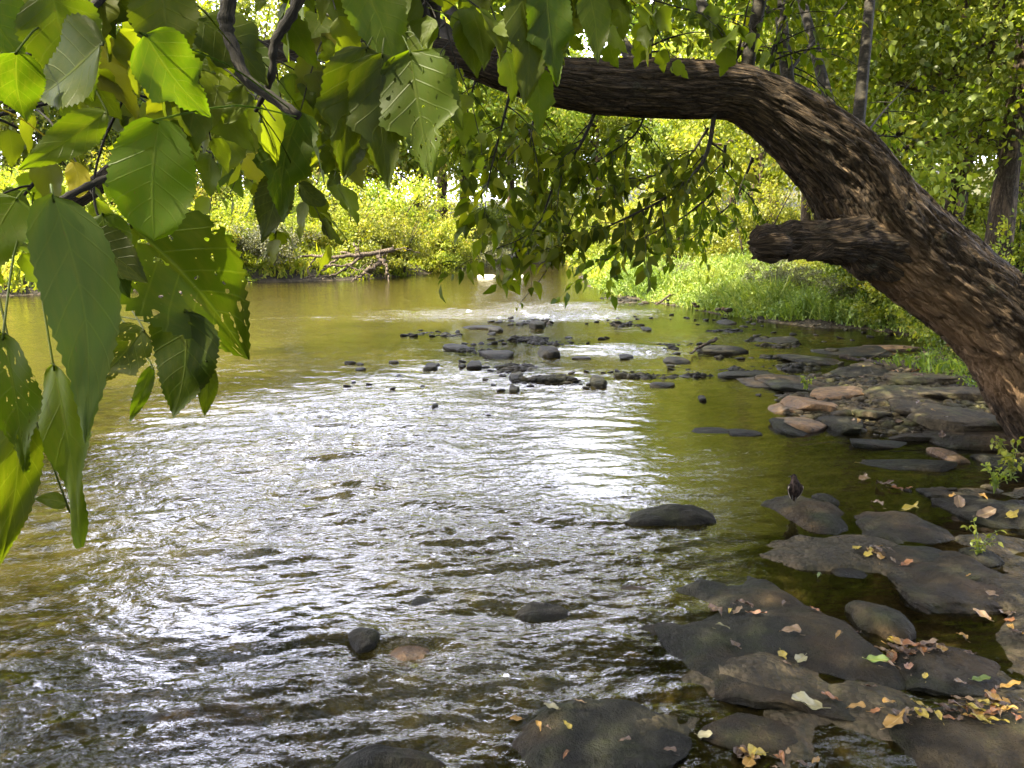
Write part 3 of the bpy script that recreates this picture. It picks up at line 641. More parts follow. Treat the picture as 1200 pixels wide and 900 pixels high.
    # drooping branches below the arch
    for path, r0, kw in [
        ([(838,130,5.2),(826,185,5.0),(790,225,4.9),(745,250,4.8),(690,275,4.7),(640,292,4.6)], .016, dict(ntw=19, tlen=.42, nlv=11, lsize=0.104)),
        ([(700,125,5.0),(680,170,4.9),(650,215,4.9),(625,270,4.8),(560,300,4.7)], .012, dict(ntw=14, tlen=.40, nlv=10, lsize=0.110)),
        ([(600,100,4.7),(585,160,4.6),(572,215,4.6),(566,270,4.6)], .010, dict(ntw=12, tlen=.34, nlv=10, lsize=0.110)),
        ([(640,115,4.8),(620,160,5.0),(640,200,5.2),(660,245,5.3)], .010, dict(ntw=14, tlen=.42, nlv=11, lsize=0.104)),
        ([(830,150,5.5),(800,190,5.6),(740,215,5.7),(690,232,5.8)], .010, dict(ntw=15, tlen=.45, nlv=11, lsize=0.104)),
        ([(850,170,5.6),(842,215,5.7),(800,255,5.8),(742,285,5.8),(690,318,5.8)], .012, dict(ntw=16, tlen=.42, nlv=11, lsize=0.098)),
        ([(760,125,5.1),(742,160,5.1),(700,190,5.1),(672,222,5.0)], .009, dict(ntw=12, tlen=.40, nlv=10, lsize=0.104)),
        ([(882,185,5.8),(862,232,6.0),(830,262,6.1),(790,300,6.2)], .012, dict(ntw=12, tlen=.45, nlv=9, lsize=0.091)),
        ([(560,85,4.6),(548,130,4.6),(552,170,4.7)], .008, dict(ntw=8, tlen=.22, nlv=8, lsize=0.091)),
        ([(672,250,5.0),(655,290,4.9),(635,325,4.8),(612,352,4.7)], .004, dict(ntw=2, tlen=.10, nlv=2, lsize=0.061, start=.2)),
    ]: branch(path, r0, .0015, **(dict(droop=.28) | kw))
    # branches above the arch: they fill the top of the frame and carry the crown over the creek
    for path, r0, kw in [
        ([(855,78,5.3),(880,40,5.5),(905,0,5.8),(930,-60,6.2)], .022, dict(ntw=16, tlen=.7, nlv=11, lsize=.08)),
        ([(905,95,5.4),(907,55,5.5),(925,10,5.7),(950,-40,5.9)], .018, dict(ntw=14, tlen=.7, nlv=10, lsize=.08)),
        ([(915,98,5.5),(940,65,6.0),(970,30,6.6),(1010,-20,7.2)], .016, dict(ntw=16, tlen=.8, nlv=10, lsize=.08)),
        ([(760,75,5.1),(765,40,5.2),(775,5,5.4),(770,-50,5.6)], .016, dict(ntw=14, tlen=.6, nlv=10, lsize=.08)),
        ([(650,72,4.9),(640,35,5.0),(650,0,5.2),(660,-60,5.4)], .014, dict(ntw=13, tlen=.55, nlv=10, lsize=.085)),
        ([(1010,175,5.8),(1020,150,6.4),(1045,120,7.2),(1075,90,8.0)], .016, dict(ntw=12, tlen=.8, nlv=9, lsize=.08)),
    ]: branch(path, r0, .002, droop=.35, **kw)
    # crown above the frame, with lumps added to shade the creek and darken reflections
    lv, wd = MB(), MB()
    for (cx, cy_, cz, rx, ry, rz, nc, nl) in [(3.2, 8.2, 6.1, 2.6, 2.6, 1.2, 120, 6500), (1.6, 5.4, 5.3, 1.8, 1.8, 1.1, 70, 3800), (-1.8, 5.0, 5.7, 1.9, 1.7, 1.1, 70, 4200),
                                       (-4.4, 5.0, 6.6, 2.4, 2.2, 1.5, 90, 5500), (-3.3, 3.2, 6.3, 2.0, 1.8, 1.2, 90, 5500), (-6.2, 3.6, 7.6, 2.2, 2.0, 1.3, 90, 5500), (-4.9, 1.2, 6.8, 2.0, 1.8, 1.2, 90, 5500), (-1.4, 8.6, 6.4, 2.2, 1.8, 1.0, 75, 4200), (0.4, 10.6, 6.7, 2.0, 1.6, 1.0, 60, 3300), (-3.8, 10.0, 6.5, 2.0, 1.7, 1.0, 80, 4600), (-6.4, 9.0, 6.8, 2.0, 1.7, 1.1, 80, 4600), (-0.8, 7.0, 6.2, 1.8, 1.3, .9, 70, 3600), (1.8, 8.4, 6.2, 1.8, 1.5, .9, 70, 3800), (-1.3, 11.4, 6.9, 2.0, 1.6, 1.0, 80, 4600), (2.5, 10.9, 6.7, 2.0, 1.6, 1.0, 80, 4600), (-5.6, 11.5, 6.9, 2.8, 2.2, 1.3, 110, 6500), (-3.4, 10.8, 7.4, 1.6, 1.5, .9, 50, 2600), (-8.2, 4.6, 7.6, 2.5, 2.2, 1.3, 110, 7500), (-6.6, 6.4, 7.3, 2.0, 1.6, 1.1, 90, 5000), (5.4, 5.2, 6.0, 2.0, 2.4, 1.6, 70, 4500), (2.2, 2.6, 5.0, 1.8, 1.5, .9, 70, 4200), (3.8, 3.2, 5.3, 1.6, 1.6, .9, 60, 3600), (1.2, -0.6, 4.9, 2.0, 1.6, .9, 70, 4200), (4.0, 0.4, 5.2, 2.0, 1.6, 1, 70, 4200), (-0.6, 3.6, 5.4, 1.5, 1.2, .8, 50, 2600), (-1.6, 2.0, 5.2, 2.4, 1.8, 1.2, 80, 4800)]:
        crown(lv, rs, np.array([cx, cy_, cz]) - off, (rx, ry, rz), nc, nl, .13, .45)
        s0 = PR[int(np.argmin(np.sum((PR[:680, :3] - np.array([cx, cy_, 3.0]))**2, 1))), :3]
        if cx > 1.0 and cy_ < 5.3: s0 = PR[40, :3]
        q = smooth_path(np.array([s0, (s0 + np.array([cx, cy_, cz])) / 2 + [0.2, .1, .3], [cx, cy_, cz + .4]]) - off, 14)
        tube(wd, q, np.linspace(.05, .015, 14), 7)
        for _ in range(8):
            e = np.array([cx, cy_, cz]) - off + rs.normal(size=3) * np.array([rx, ry, rz]) * .5; m_ = q[rs.integers(6, 13)]
            tube(wd, smooth_path(np.array([m_, (m_ + e) / 2 + rs.normal(size=3) * .1, e]), 8), np.linspace(.02, .004, 8), 4, cap=False)
    lm = wd.obj('shade_crown_limbs', M['twig'], root); lv.obj('foliage', M['mid_leaf'], lm)
    return root, off
LT, LTOFF = leaning_tree()

def added_shade_tree():  # added so its crown, mostly above the frame, darkens the water's reflections
    rs = np.random.default_rng(19); bx, by = 7.4, 16.2
    root = empty('added_shade_tree', (bx, by, hz(bx, by))); tag(root, 'added tree behind the grassy bank, its high crown darkening the creek reflections', 'tree'); off = np.array(root.location)
    wd, lv = MB(), MB()
    P = np.array([[0, 0, -.2], [.1, -.1, 2.6], [-.4, -.4, 5.2], [-2.2, -1.0, 7.0], [-5.0, -1.6, 8.0], [-8.8, -2.0, 8.5]]); Q = smooth_path(P, 50)
    tube(wd, Q, np.linspace(.24, .04, 50), 12, disp=lambda L, a, r: r * .18 * fbm(np.cos(a)*3, np.sin(a)*3, L*2, 3, 5))
    for (cx, cy_, cz, rx, ry, rz, nc, nl) in [(-2.6, 14.2, 7.2, 2.2, 1.6, 1.4, 100, 6000), (0.2, 14.4, 6.95, 2.2, 1.6, 1.5, 100, 6000), (2.9, 14.2, 6.8, 2.0, 1.6, 1.6, 100, 6200), (5.6, 15.2, 7.2, 2.2, 2.2, 1.9, 100, 6500), (-1.6, 12.4, 9.4, 2.0, 1.8, 1.2, 80, 4500), (1.2, 12.2, 9.4, 2.0, 1.8, 1.2, 80, 4500), (3.8, 12.6, 9.0, 2.0, 1.8, 1.2, 80, 4500), (7.8, 16.5, 7.0, 2.2, 2.2, 2.2, 100, 6500)]:
        c = np.array([cx, cy_, cz]) - off; crown(lv, rs, c, (rx, ry, rz), nc, nl, .14, .45)
        i0 = int(np.argmin(np.sum((Q - c)**2, 1)))
        for _ in range(9):
            e = c + rs.normal(size=3) * np.array([rx, ry, rz]) * .5; p = Q[max(8, min(49, i0 + rs.integers(-3, 3)))]
            tube(wd, smooth_path(np.array([p, (p + e) / 2 + rs.normal(size=3) * .15, e]), 8), np.linspace(.035, .006, 8), 5, cap=False)
    wd.obj('trunk', M['bark'], root); lv.obj('crown', M['green_leaf'], root)
added_shade_tree()

# ------------------------------------------------------------------ leaves hanging close to the camera
def near_foliage():
    rs = np.random.default_rng(21)
    root = LT; off = LTOFF
    def br(path, r0, r1, n=0, mat='near_leaf', **kw):
        wd, lv = MB(), MB(); P = np.array([at(*p) for p in path]) - off
        if n: spray(wd, lv, rs, P, [r0, (r0+r1)/2, r1], **kw)
        else: Q = smooth_path(P, 40); tube(wd, Q, np.linspace(r0, r1, 40) * (1 + .12 * rs.normal(size=40)), 10)
        b = wd.obj('branch', M['twig'], root)
        if n: lv.obj('foliage', M[mat], b)
        return b
    b1 = br([(-60,130,.82),(0,88,.8),(35,65,.8),(75,35,.8),(120,-2,.82),(160,-40,.85)], .0030, .0042)
    b2 = br([(262,-60,1.0),(268,-5,1.0),(265,30,1.0),(276,62,.99),(288,92,.98),(318,114,.97),(350,136,.96)], .0105, .0055)
    b3 = br([(370,-60,1.05),(345,10,1.05),(322,50,1.05),(318,90,1.06),(300,130,1.1)], .009, .003)
    b4 = br([(150,105,1.1),(120,170,1.1),(110,230,1.1),(128,300,1.1),(129,395,1.1)], .002, .0014)
    b5 = br([(-40,300,.7),(10,262,.7),(50,246,.7),(95,222,.72),(130,206,.74)], .0045, .0028)
    b6 = br([(500,-60,1.3),(500,0,1.3),(470,35,1.3),(440,55,1.3)], .006, .002)
    # sprays of ordinary leaves filling the upper left
    for path, kw in [
        ([(-60,-40,.95),(60,-20,.95),(170,-10,1.0)], dict(ntw=6, tlen=.14, nlv=4, lsize=0.092)),
        ([(130,-60,1.25),(180,10,1.2),(220,60,1.2),(235,110,1.2)], dict(ntw=6, tlen=.17, nlv=4, lsize=0.088)),
        ([(-60,150,1.3),(60,120,1.3),(150,110,1.35),(215,130,1.4)], dict(ntw=6, tlen=.2, nlv=4, lsize=0.088)),
        ([(-60,20,1.5),(80,60,1.5),(200,40,1.5),(320,70,1.5)], dict(ntw=8, tlen=.22, nlv=5, lsize=0.088)),
        ([(330,-60,1.5),(360,0,1.5),(400,50,1.5),(415,90,1.5)], dict(ntw=6, tlen=.18, nlv=5, lsize=0.084)),
        ([(240,-50,1.3),(330,-20,1.3),(420,-20,1.3),(520,-10,1.3)], dict(ntw=7, tlen=.16, nlv=5, lsize=0.084)),
        ([(480,-60,1.7),(560,-25,1.7),(650,-20,1.7),(720,-10,1.8)], dict(ntw=8, tlen=.17, nlv=5, lsize=0.088)),
        ([(560,-60,2.6),(700,-20,2.6),(800,10,2.7),(850,20,2.7)], dict(ntw=8, tlen=.26, nlv=6, lsize=0.084)),
        ([(300,60,2.2),(330,120,2.2),(345,180,2.2),(330,240,2.2)], dict(ntw=6, tlen=.22, nlv=6, lsize=0.088)),
        ([(290,40,1.9),(360,80,1.9),(400,130,1.9),(400,165,1.9)], dict(ntw=5, tlen=.18, nlv=5, lsize=0.088)),
        ([(60,190,1.5),(20,240,1.5),(-10,290,1.5)], dict(ntw=4, tlen=.15, nlv=4, lsize=0.088)),
        ([(130,110,1.9),(150,170,1.9),(170,230,1.9),(150,290,1.9)], dict(ntw=4, tlen=.2, nlv=4, lsize=0.079)),
        ([(210,150,2.4),(240,175,2.4),(275,200,2.4)], dict(ntw=4, tlen=.22, nlv=4, lsize=0.079)),
        ([(520,20,2.2),(530,60,2.2),(545,100,2.2)], dict(ntw=3, tlen=.18, nlv=4, lsize=0.079)),
    ]: br(path, .004, .0015, n=1, tmpl=('nearA' if rs.random() < .6 else 'nearB'), droop=.5, **kw)
    # single large leaves: base px, tip px, depth at base and tip, shape, width/length, twig, material, colour value, tilt, holes
    hero = [
        ((186,140),(180,282),.70,.70,'oval',.74,b2,'hero_leaf',.75,.15,0),
        ((62,228),(100,520),.60,.57,'ovate',.30,b5,'pale_leaf',.5,.45,0),
        ((62,425),(100,640),.62,.60,'ovate',.36,b5,'hero_leaf',.75,-.5,0),
        ((25,470),(-2,672),.60,.60,'lance',.26,b5,'hero_leaf',.5,.6,0),
        ((4,390),(14,560),.58,.58,'ovate',.50,b5,'hero_leaf',.55,-.2,1),
        ((150,262),(292,426),.78,.82,'ovate',.72,b4,'hero_leaf',.25,.1,1),
        ((215,362),(205,490),.80,.80,'ovate',.66,b4,'hero_leaf',.15,.0,0),
        ((238,420),(238,490),.80,.80,'lance',.42,b4,'hero_leaf',.7,.2,0),
        ((168,385),(104,452),.82,.80,'lobed',.60,b4,'hero_leaf',.2,.3,1),
        ((178,428),(148,500),.82,.82,'lance',.26,b4,'hero_leaf',.45,.4,0),
        ((96,280),(172,330),.74,.74,'ovate',.7,b4,'hero_leaf',.2,.2,0),
        ((120,250),(150,350),.76,.76,'ovate',.6,b4,'hero_leaf',.3,.1,0),
        ((448,62),(455,222),.92,.92,'lobed',.52,b6,'hero_leaf',.35,.1,0),
        ((480,60),(508,212),.92,.90,'lobed',.62,b6,'hero_leaf',.6,-.25,1),
        ((430,55),(403,210),.94,.94,'lobed',.50,b6,'hero_leaf',.3,.3,0),
        ((500,66),(545,150),.94,.94,'ovate',.50,b6,'hero_leaf',.5,.3,0),
        ((352,130),(330,262),1.25,1.25,'lobed',.5,b2,'hero_leaf',.2,.2,0),
        ((330,205),(308,285),1.3,1.3,'ovate',.6,b3,'hero_leaf',.1,.0,0),
        ((352,215),(382,240),1.3,1.3,'oval',.6,b3,'hero_leaf',.15,.1,0),
        ((120,50),(30,110),.62,.66,'ovate',.7,b1,'hero_leaf',.35,.5,0),
        ((20,60),(30,150),.62,.66,'ovate',.6,b1,'hero_leaf',.3,.5,0),
        ((60,-10),(110,120),.70,.72,'ovate',.75,b1,'hero_leaf',.7,.3,0),
        ((-20,-20),(28,70),.7,.7,'ovate',.8,b1,'hero_leaf',.4,.3,0),
        ((170,40),(250,138),.72,.76,'lobed',.7,b2,'hero_leaf',.45,.1,0),
        ((190,-15),(210,90),.85,.85,'ovate',.8,b2,'hero_leaf',.6,.2,0),
        ((125,130),(20,200),.78,.74,'lance',.4,b1,'hero_leaf',.5,.9,0),
        ((20,232),(-20,330),.66,.66,'ovate',.7,b5,'hero_leaf',.7,.1,0),
        ((86,190),(92,232),.9,.9,'oval',.7,b1,'yellow_leaf',.5,.1,0),
        ((285,100),(262,145),1.0,1.0,'oval',.5,b2,'hero_leaf',.9,.1,0),
        ((420,-30),(470,90),1.05,1.05,'ovate',.6,b6,'hero_leaf',.5,.2,0),
        ((610,-10),(615,130),1.25,1.25,'ovate',.42,b6,'hero_leaf',.45,.3,0),
        ((640,-20),(655,100),1.25,1.25,'lobed',.5,b6,'hero_leaf',.4,.1,0),
        ((628,80),(632,158),1.3,1.3,'lobed',.5,b6,'hero_leaf',.8,.1,0),
        ((690,-10),(700,75),1.4,1.4,'ovate',.5,b6,'hero_leaf',.4,.1,0),
        ((545,20),(560,92),1.3,1.3,'ovate',.6,b6,'hero_leaf',.5,.1,0),
        ((0,560),(8,640),.66,.66,'ovate',.5,b5,'hero_leaf',.85,.4,0),
        ((78,590),(38,585),.7,.7,'ovate',.5,b5,'hero_leaf',.4,.4,0),
    ]
    for i, (b, t, y0, y1, shp, wr, par, mat, val, tilt, hole) in enumerate(hero):
        P0 = at(b[0], b[1], y0) - off; P1 = at(t[0], t[1], y1) - off; D = P1 - P0; L = float(np.linalg.norm(D))
        T = big_leaf(shp, wr, 40, 9, .045, rs.uniform(-.05, .12), rs.uniform(.05, .22), .03, seed=i)
        mb = MB(); Nn = np.array([tilt, -1, .35 + rs.uniform(-.2, .2)])
        scatter(mb, T, P0[None], D[None], Nn[None], L, val)
        mb.b[-1] = np.full(mb.n, 1.0 if hole else 0.0)
        # leaf stalk back to the twig
        pv = np.array([v.co for v in par.data.vertices]); anc = pv[int(np.argmin(np.sum((pv - P0)**2, 1)))]
        far = float(np.linalg.norm(anc - P0))
        if far > .14: anc = P0 + (anc - P0) / far * min(far, .34)
        q = smooth_path(np.array([anc, (anc + P0) / 2 + np.array([0, 0, .012]), P0, P0 + D * .03]), 10)
        tube(mb, q, np.full(10, .0009), 5, a=val)
        mb.b[-1] = np.zeros(len(mb.b[-1]))
        o = mb.obj('leaf', M[mat], par)
        if mat == 'pale_leaf': o['label'] = 'pale grey-green drooping leaf with sunken veins'
        if mat == 'yellow_leaf': o['label'] = 'small yellow leaf'
near_foliage()

# ------------------------------------------------------------------ background trees and shrubs
def tree_proto(name, seed, H, cr, mat, barkm, lsize, nleaf, trunk_r=.16, crown_z=.55, nclump=150, multi=1, bare=.3):
    """a tapered trunk with limbs and a crown of leaf clumps"""
    rs = np.random.default_rng(seed); root = empty(name)
    wd, lv = MB(), MB()
    for mt in range(multi):
        lean = rs.normal(size=2) * .06 * H
        P = np.array([[0, 0, -.15], [lean[0]*.3, lean[1]*.3, H*.3], [lean[0]*.6, lean[1]*.8, H*.6], [lean[0], lean[1], H*.93]])
        Q = smooth_path(P, 24); tube(wd, Q, trunk_r / math.sqrt(multi) * np.linspace(1.25, .18, 24) * (1 + .05 * rs.normal(size=24)), 10)
        for k in range(13 // multi + 3):
            i = rs.integers(int(24 * bare), 22); p = Q[i]; a = rs.uniform(0, 6.28); ln = cr * rs.uniform(.5, .95) * (1 - .4 * max(0, i/24 - .6))
            e = p + np.array([math.cos(a) * ln, math.sin(a) * ln, ln * rs.uniform(.1, .7)])
            m_ = (p + e) / 2 + rs.normal(size=3) * .12 * ln; B = smooth_path(np.array([p, m_, e]), 9)
            tube(wd, B, np.linspace(trunk_r * .35, .012, 9), 5, cap=False)
            crown(lv, rs, e, (cr*.33, cr*.33, cr*.22), 9, nleaf // 34, lsize, cr*.13, .2)
    crown(lv, rs, (0, 0, H * crown_z + H * (1 - crown_z) * .5), (cr, cr, H * (1 - crown_z) * .55), nclump, nleaf // 2, lsize, cr*.16, .5)
    wd.obj('trunk', barkm, root); lv.obj('crown', mat, root); return root
def shrub_proto(name, seed, H, R, mat, lsize, nleaf, nclump=90, stems=7, twm=None, low=True):
    rs = np.random.default_rng(seed); root = empty(name); wd, lv = MB(), MB()
    for k in range(stems):
        a = rs.uniform(0, 6.28); r = R * rs.uniform(.2, .8)
        P = np.array([[math.cos(a)*.1*R, math.sin(a)*.1*R, -.1], [math.cos(a)*r*.5, math.sin(a)*r*.5, H*.5], [math.cos(a)*r, math.sin(a)*r, H*rs.uniform(.7, .95)]])
        tube(wd, smooth_path(P, 10), np.linspace(.035, .008, 10), 5, cap=False)
    for k in range(5):
        c = np.array([rs.normal() * R * .35, rs.normal() * R * .35, H * rs.uniform(.28, .62)])
        crown(lv, rs, c, (R*.62, R*.62, H*.36), nclump // 5, nleaf // 5, lsize, R*.17, .45)
    # a few shoots standing out of the outline
    for k in range(26):
        d = nrm(rs.normal(size=3) + [0, 0, .8]); d[2] = abs(d[2]); p = np.array([0, 0, H*.45]) + d * np.array([R, R, H*.5]) * .8
        e = p + d * .28 * R + [0, 0, .1*H]; q = smooth_path(np.array([p, (p+e)/2, e]), 6); tube(wd, q, np.linspace(.01, .003, 6), 3, cap=False)
        n = 26; P = p + (e - p) * rs.random((n, 1)) + rs.normal(size=(n, 3)) * .05
        scatter(lv, 'far', P, nrm(rs.normal(size=(n, 3)) + d), nrm(rs.normal(size=(n, 3)) + [0, 0, .6]), lsize * rs.uniform(.7, 1.2, n), rs.uniform(.3, 1, n))
    wd.obj('stem', twm or M['dark_wood'], root); lv.obj('foliage', mat, root); return root
USED = set()
def put(proto, x, y, rz=0.0, sc=1.0, label=None, cat=None, group=None, name=None, dz=0.0, sz_=None):
    o = proto if proto.name not in USED else copy_tree(proto)
    USED.add(o.name); o.location = (x, y, hz(x, y) + dz); o.rotation_euler = (0, 0, rz)
    o.scale = (sc, sc, sz_ or sc)
    tag(o, label, cat, group); return o

rs = np.random.default_rng(5)
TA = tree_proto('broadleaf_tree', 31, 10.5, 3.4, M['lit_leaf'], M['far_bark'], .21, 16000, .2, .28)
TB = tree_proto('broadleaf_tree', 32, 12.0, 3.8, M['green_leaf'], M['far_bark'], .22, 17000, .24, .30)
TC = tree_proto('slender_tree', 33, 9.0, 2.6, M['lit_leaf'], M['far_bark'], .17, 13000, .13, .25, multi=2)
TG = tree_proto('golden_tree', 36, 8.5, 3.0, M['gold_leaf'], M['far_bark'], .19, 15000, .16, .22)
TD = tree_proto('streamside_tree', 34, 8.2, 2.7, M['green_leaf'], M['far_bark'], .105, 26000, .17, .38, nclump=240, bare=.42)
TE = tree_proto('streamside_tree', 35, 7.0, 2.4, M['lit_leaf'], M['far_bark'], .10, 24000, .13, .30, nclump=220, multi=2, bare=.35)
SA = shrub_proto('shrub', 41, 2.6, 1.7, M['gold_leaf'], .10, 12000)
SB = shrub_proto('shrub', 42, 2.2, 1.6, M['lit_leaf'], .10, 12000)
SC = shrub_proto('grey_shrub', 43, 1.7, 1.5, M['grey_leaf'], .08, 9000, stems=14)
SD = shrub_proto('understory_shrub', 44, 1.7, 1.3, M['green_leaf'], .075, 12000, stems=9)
SE = shrub_proto('understory_shrub', 45, 2.2, 1.5, M['lit_leaf'], .075, 14000, stems=9)

def W(u, Y): return (u - 600) / FPX * Y        # x of a picture column at distance Y (near enough to level)
FARG = 'shrubs along the far bank'; TREEG = 'trees behind the far bank'; RTREE = 'trees on the right bank'
def where(u):
    for lim, t in ((-60, 'beyond the left side of the picture'), (50, 'behind the pale drooping leaf'), (140, 'behind the leaves beside the oval leaf'), (240, 'behind the large oval leaf'), (310, 'above the bright yellow-green shrub'),
                   (385, 'above the grey twiggy shrub'), (450, 'above the driftwood tangle'), (515, 'right of the driftwood tangle'), (580, 'above the left shore of the inlet'), (640, 'above the middle of the inlet'),
                   (690, 'above the right shore of the inlet'), (740, 'behind the drooping branches'), (790, 'behind the right half of the drooping branches'), (870, 'between drooping branches and broken limb'), (1000, 'above the broken limb')):
        if u < lim: return t
    return 'behind the leaning trunk at the right'
def row(Y): return 'front row' if Y < 34.2 else 'first row' if Y < 37 else 'second row' if Y < 43 else 'third row' if Y < 49 else 'fourth row' if Y < 57 else 'fifth row' if Y < 65 else 'back row'
# shrubs on the far bank, from left to right
for p, u, Y, sc, lab in [
    (SA, 262, 30.0, 1.05, 'bright yellow-green rounded shrub on the far bank left of the driftwood'),
    (SC, 338, 30.4, 1.05, 'grey-green twiggy shrub low at the water beside the yellow shrub'),
    (SA, 410, 33.5, 1.15, 'golden shrub on the far bank behind the driftwood tangle'),
    (SB, 470, 34.0, 1.10, 'light green shrub just right of the driftwood tangle'),
    (SA, 520, 37.5, 1.10, 'golden shrub at the left mouth of the inlet'),
    (SC, 556, 42.0, 1.10, 'grey shrub hanging over the left edge of the inlet'),
    (SB, 190, 28.0, 1.15, 'light green shrub on the far bank left of the bright yellow shrub'),
    (SC, 128, 26.2, .90, 'low grey shrub on the far bank behind the hanging leaves'),
    (SA, 60, 26.5, 1.25, 'golden shrub at the far left of the far bank'),
    (SB, -20, 25.0, 1.3, 'large light green shrub at the left edge of the far bank'),
    (SB, 610, 56.0, 1.5, 'pale green shrub closing the far end of the inlet'),
    (SC, 650, 55.5, 1.1, 'dull grey shrub at the right end of the inlet'),
    (SA, 680, 50.0, 1.4, 'golden shrub on the right side of the inlet'),
    (SB, 710, 38.0, 1.25, 'light green shrub on the right bank below the drooping branches'),
    (SA, 745, 33.0, 1.2, 'golden shrub behind the grassy bank below the drooping branches'),
    (SB, 800, 29.0, 1.2, 'light green shrub behind the grassy bank left of the broken limb'),
    (SE, 880, 24.0, 1.2, 'leafy green shrub above the grass behind the broken limb')]:
    put(p, W(u, Y), Y, rs.uniform(0, 6), sc, lab, 'shrub', FARG)
# more golden and green growth further up the slope: rows behind
for k, (u, Y) in enumerate([(230,36),(300,38),(360,41),(430,43),(500,45),(560,52),(165,34),(80,31),(0,30),(640,62),(700,58),(760,50),(820,44),(270,45),(400,50),(480,56),(120,42),(20,40),(780,40),(330,34.5),(455,38.5)]):
    put([SA, SB, SA, SE][k % 4], W(u, Y), Y, rs.uniform(0, 6), rs.uniform(1.3, 1.8), 'tall sunlit shrub %s, %s' % (where(u), row(Y)), 'shrub', 'shrubs on the slope behind')
# trees behind the far bank
for k, (u, Y, p, sc) in enumerate([(-140,36,TB,1.0),(-30,38,TA,1.05),(70,37,TC,1.15),(150,40,TB,1.0),(225,43,TG,1.25),(290,44,TA,1.05),(360,47,TG,1.3),(425,48,TC,1.3),(490,52,TG,1.3),(545,56,TA,1.1),
        (600,66,TB,1.35),(655,64,TA,1.35),(700,60,TG,1.5),(755,55,TA,1.2),(805,48,TB,1.05),(850,42,TG,1.2),(-100,50,TA,1.4),(30,54,TB,1.35),(130,58,TA,1.4),(260,60,TB,1.25),(400,66,TA,1.35),(520,74,TB,1.5),(620,82,TA,1.7),(720,76,TB,1.6),(820,64,TA,1.5),(900,54,TB,1.35),(-220,40,TB,1.2),(-330,36,TA,1.1),(1260,40,TB,1.3),(1400,34,TA,1.2)]):
    if u < 620: sc = (math.tan(math.radians([14.6, 16.2, 13.6, 15.4][k % 4] + 13 * max(0, min(1, (120 - u) / 200)) + 3.2 * max(0, min(1, (u - 440) / 60)))) * math.hypot(Y, W(u, Y)) + 1.6 - hz(W(u, Y), Y)) / ({id(TA): 10.5, id(TB): 12.0, id(TC): 9.0, id(TG): 8.5}[id(p)] * 1.08)
    put(p, W(u, Y), Y, rs.uniform(0, 6), sc, {id(TA): 'broad green tree %s, %s' % (where(u), row(Y)), id(TB): 'tall dark tree %s, %s' % (where(u), row(Y)),
        id(TC): 'slender twin-stemmed tree %s, %s' % (where(u), row(Y)), id(TG): 'golden-leaved tree %s, %s' % (where(u), row(Y))}[id(p)], 'tree', TREEG)
# trees on the right bank, near enough to show trunks
for u, Y, p, sc, lab in [
    (1160, 11.2, TD, 1.05, 'tree with a sunlit brown trunk behind the bend of the leaning tree'),
    (1100, 12.8, TE, 1.15, 'tree with a dark twin trunk left of the sunlit brown trunk'),
    (1015, 17.0, TE, 1.3, 'streamside tree rising above the broken limb'),
    (940, 20.0, TE, 1.25, 'streamside tree seen between the arch and the broken limb'),
    (1230, 14.5, TE, 1.2, 'twin-stemmed tree at the right edge behind the leaning trunk'),
    (1075, 19.5, TE, 1.5, 'taller streamside tree behind the dark twin trunk'),
    (880, 27.0, TE, 1.6, 'bushy tree behind the grassy bank under the arch'),
    (1010, 27.0, TE, 1.5, 'pale sunlit tree deep in the wood above the broken limb'),
    (1180, 23.0, TE, 1.5, 'pale sunlit tree deep in the wood at the right'),
    (960, 36.0, TG, 1.4, 'golden tree deep in the wood above the arch'),
    (1110, 34.0, TG, 1.4, 'golden tree deep in the wood at the upper right')]:
    put(p, W(u, Y), Y, rs.uniform(0, 6), sc, lab, 'tree', RTREE)
for u, Y, p, sc, lab in [
    (1150, 9.6, SD, .75, 'leafy shrub behind the leaning trunk at its right side'),
    (1100, 13.6, SE, .9, 'leafy shrub left of the sunlit brown trunk'),
    (1050, 14.8, SD, .9, 'dark green shrub at the foot of the wood behind the trunk bend'),
    (1190, 11.6, SE, .9, 'light green shrub at the right edge below the sunlit trunk'),
    (990, 19.6, SE, 1.05, 'light green shrub behind the grassy bank above the broken limb'),
    (1130, 17.0, SE, 1.1, 'sunlit shrub between the two brown trunks'),
    (1060, 22.0, SD, 1.2, 'dark shrub deep in the wood above the trunk bend'),
    (1210, 17.0, SD, 1.2, 'dark shrub deep in the wood at the right edge'),
    (930, 24.0, SD, 1.1, 'dark green shrub behind the grass below the arch')]:
    put(p, W(u, Y), Y, rs.uniform(0, 6), sc, lab, 'shrub', 'shrubs on the right bank')
for k, (u, Y) in enumerate([(700,24),(745,21.5),(790,23),(830,19),(870,20),(905,17.5),(945,18.5),(985,16),(1015,14.6),(770,28),(860,25),(930,22)]):
    c_ = (W(u, Y), Y); d_ = float(sdist(np.array([c_[0]]), np.array([c_[1]]))[0])
    if d_ < .5: continue
    put([SE, SD, SC][k % 3], c_[0], c_[1], rs.uniform(0, 6), rs.uniform(.30, .5), 'low leafy weed clump in the grass of the right bank, %s from the creek end' % ['first', 'second', 'third', 'fourth', 'fifth', 'sixth', 'seventh', 'eighth', 'ninth', 'tenth', 'eleventh', 'twelfth'][k], 'weed clump', 'weed clumps in the grass')
# trees on the near bank, behind and beside the camera: they shade the creek
for x, y, p, sc in [(-6.5, -2.6, TD, 1.15), (-3.2, -4.2, TE, 1.3), (-9.5, -4.5, TB, .8), (0.5, -5.5, TD, 1.2), (6.5, -1.0, TE, 1.2), (7.4, 4.0, TD, 1.1)]:
    put(p, x, y, rs.uniform(0, 6), sc, 'tree on the near bank shading the camera side of the creek', 'tree', 'trees on the near bank')

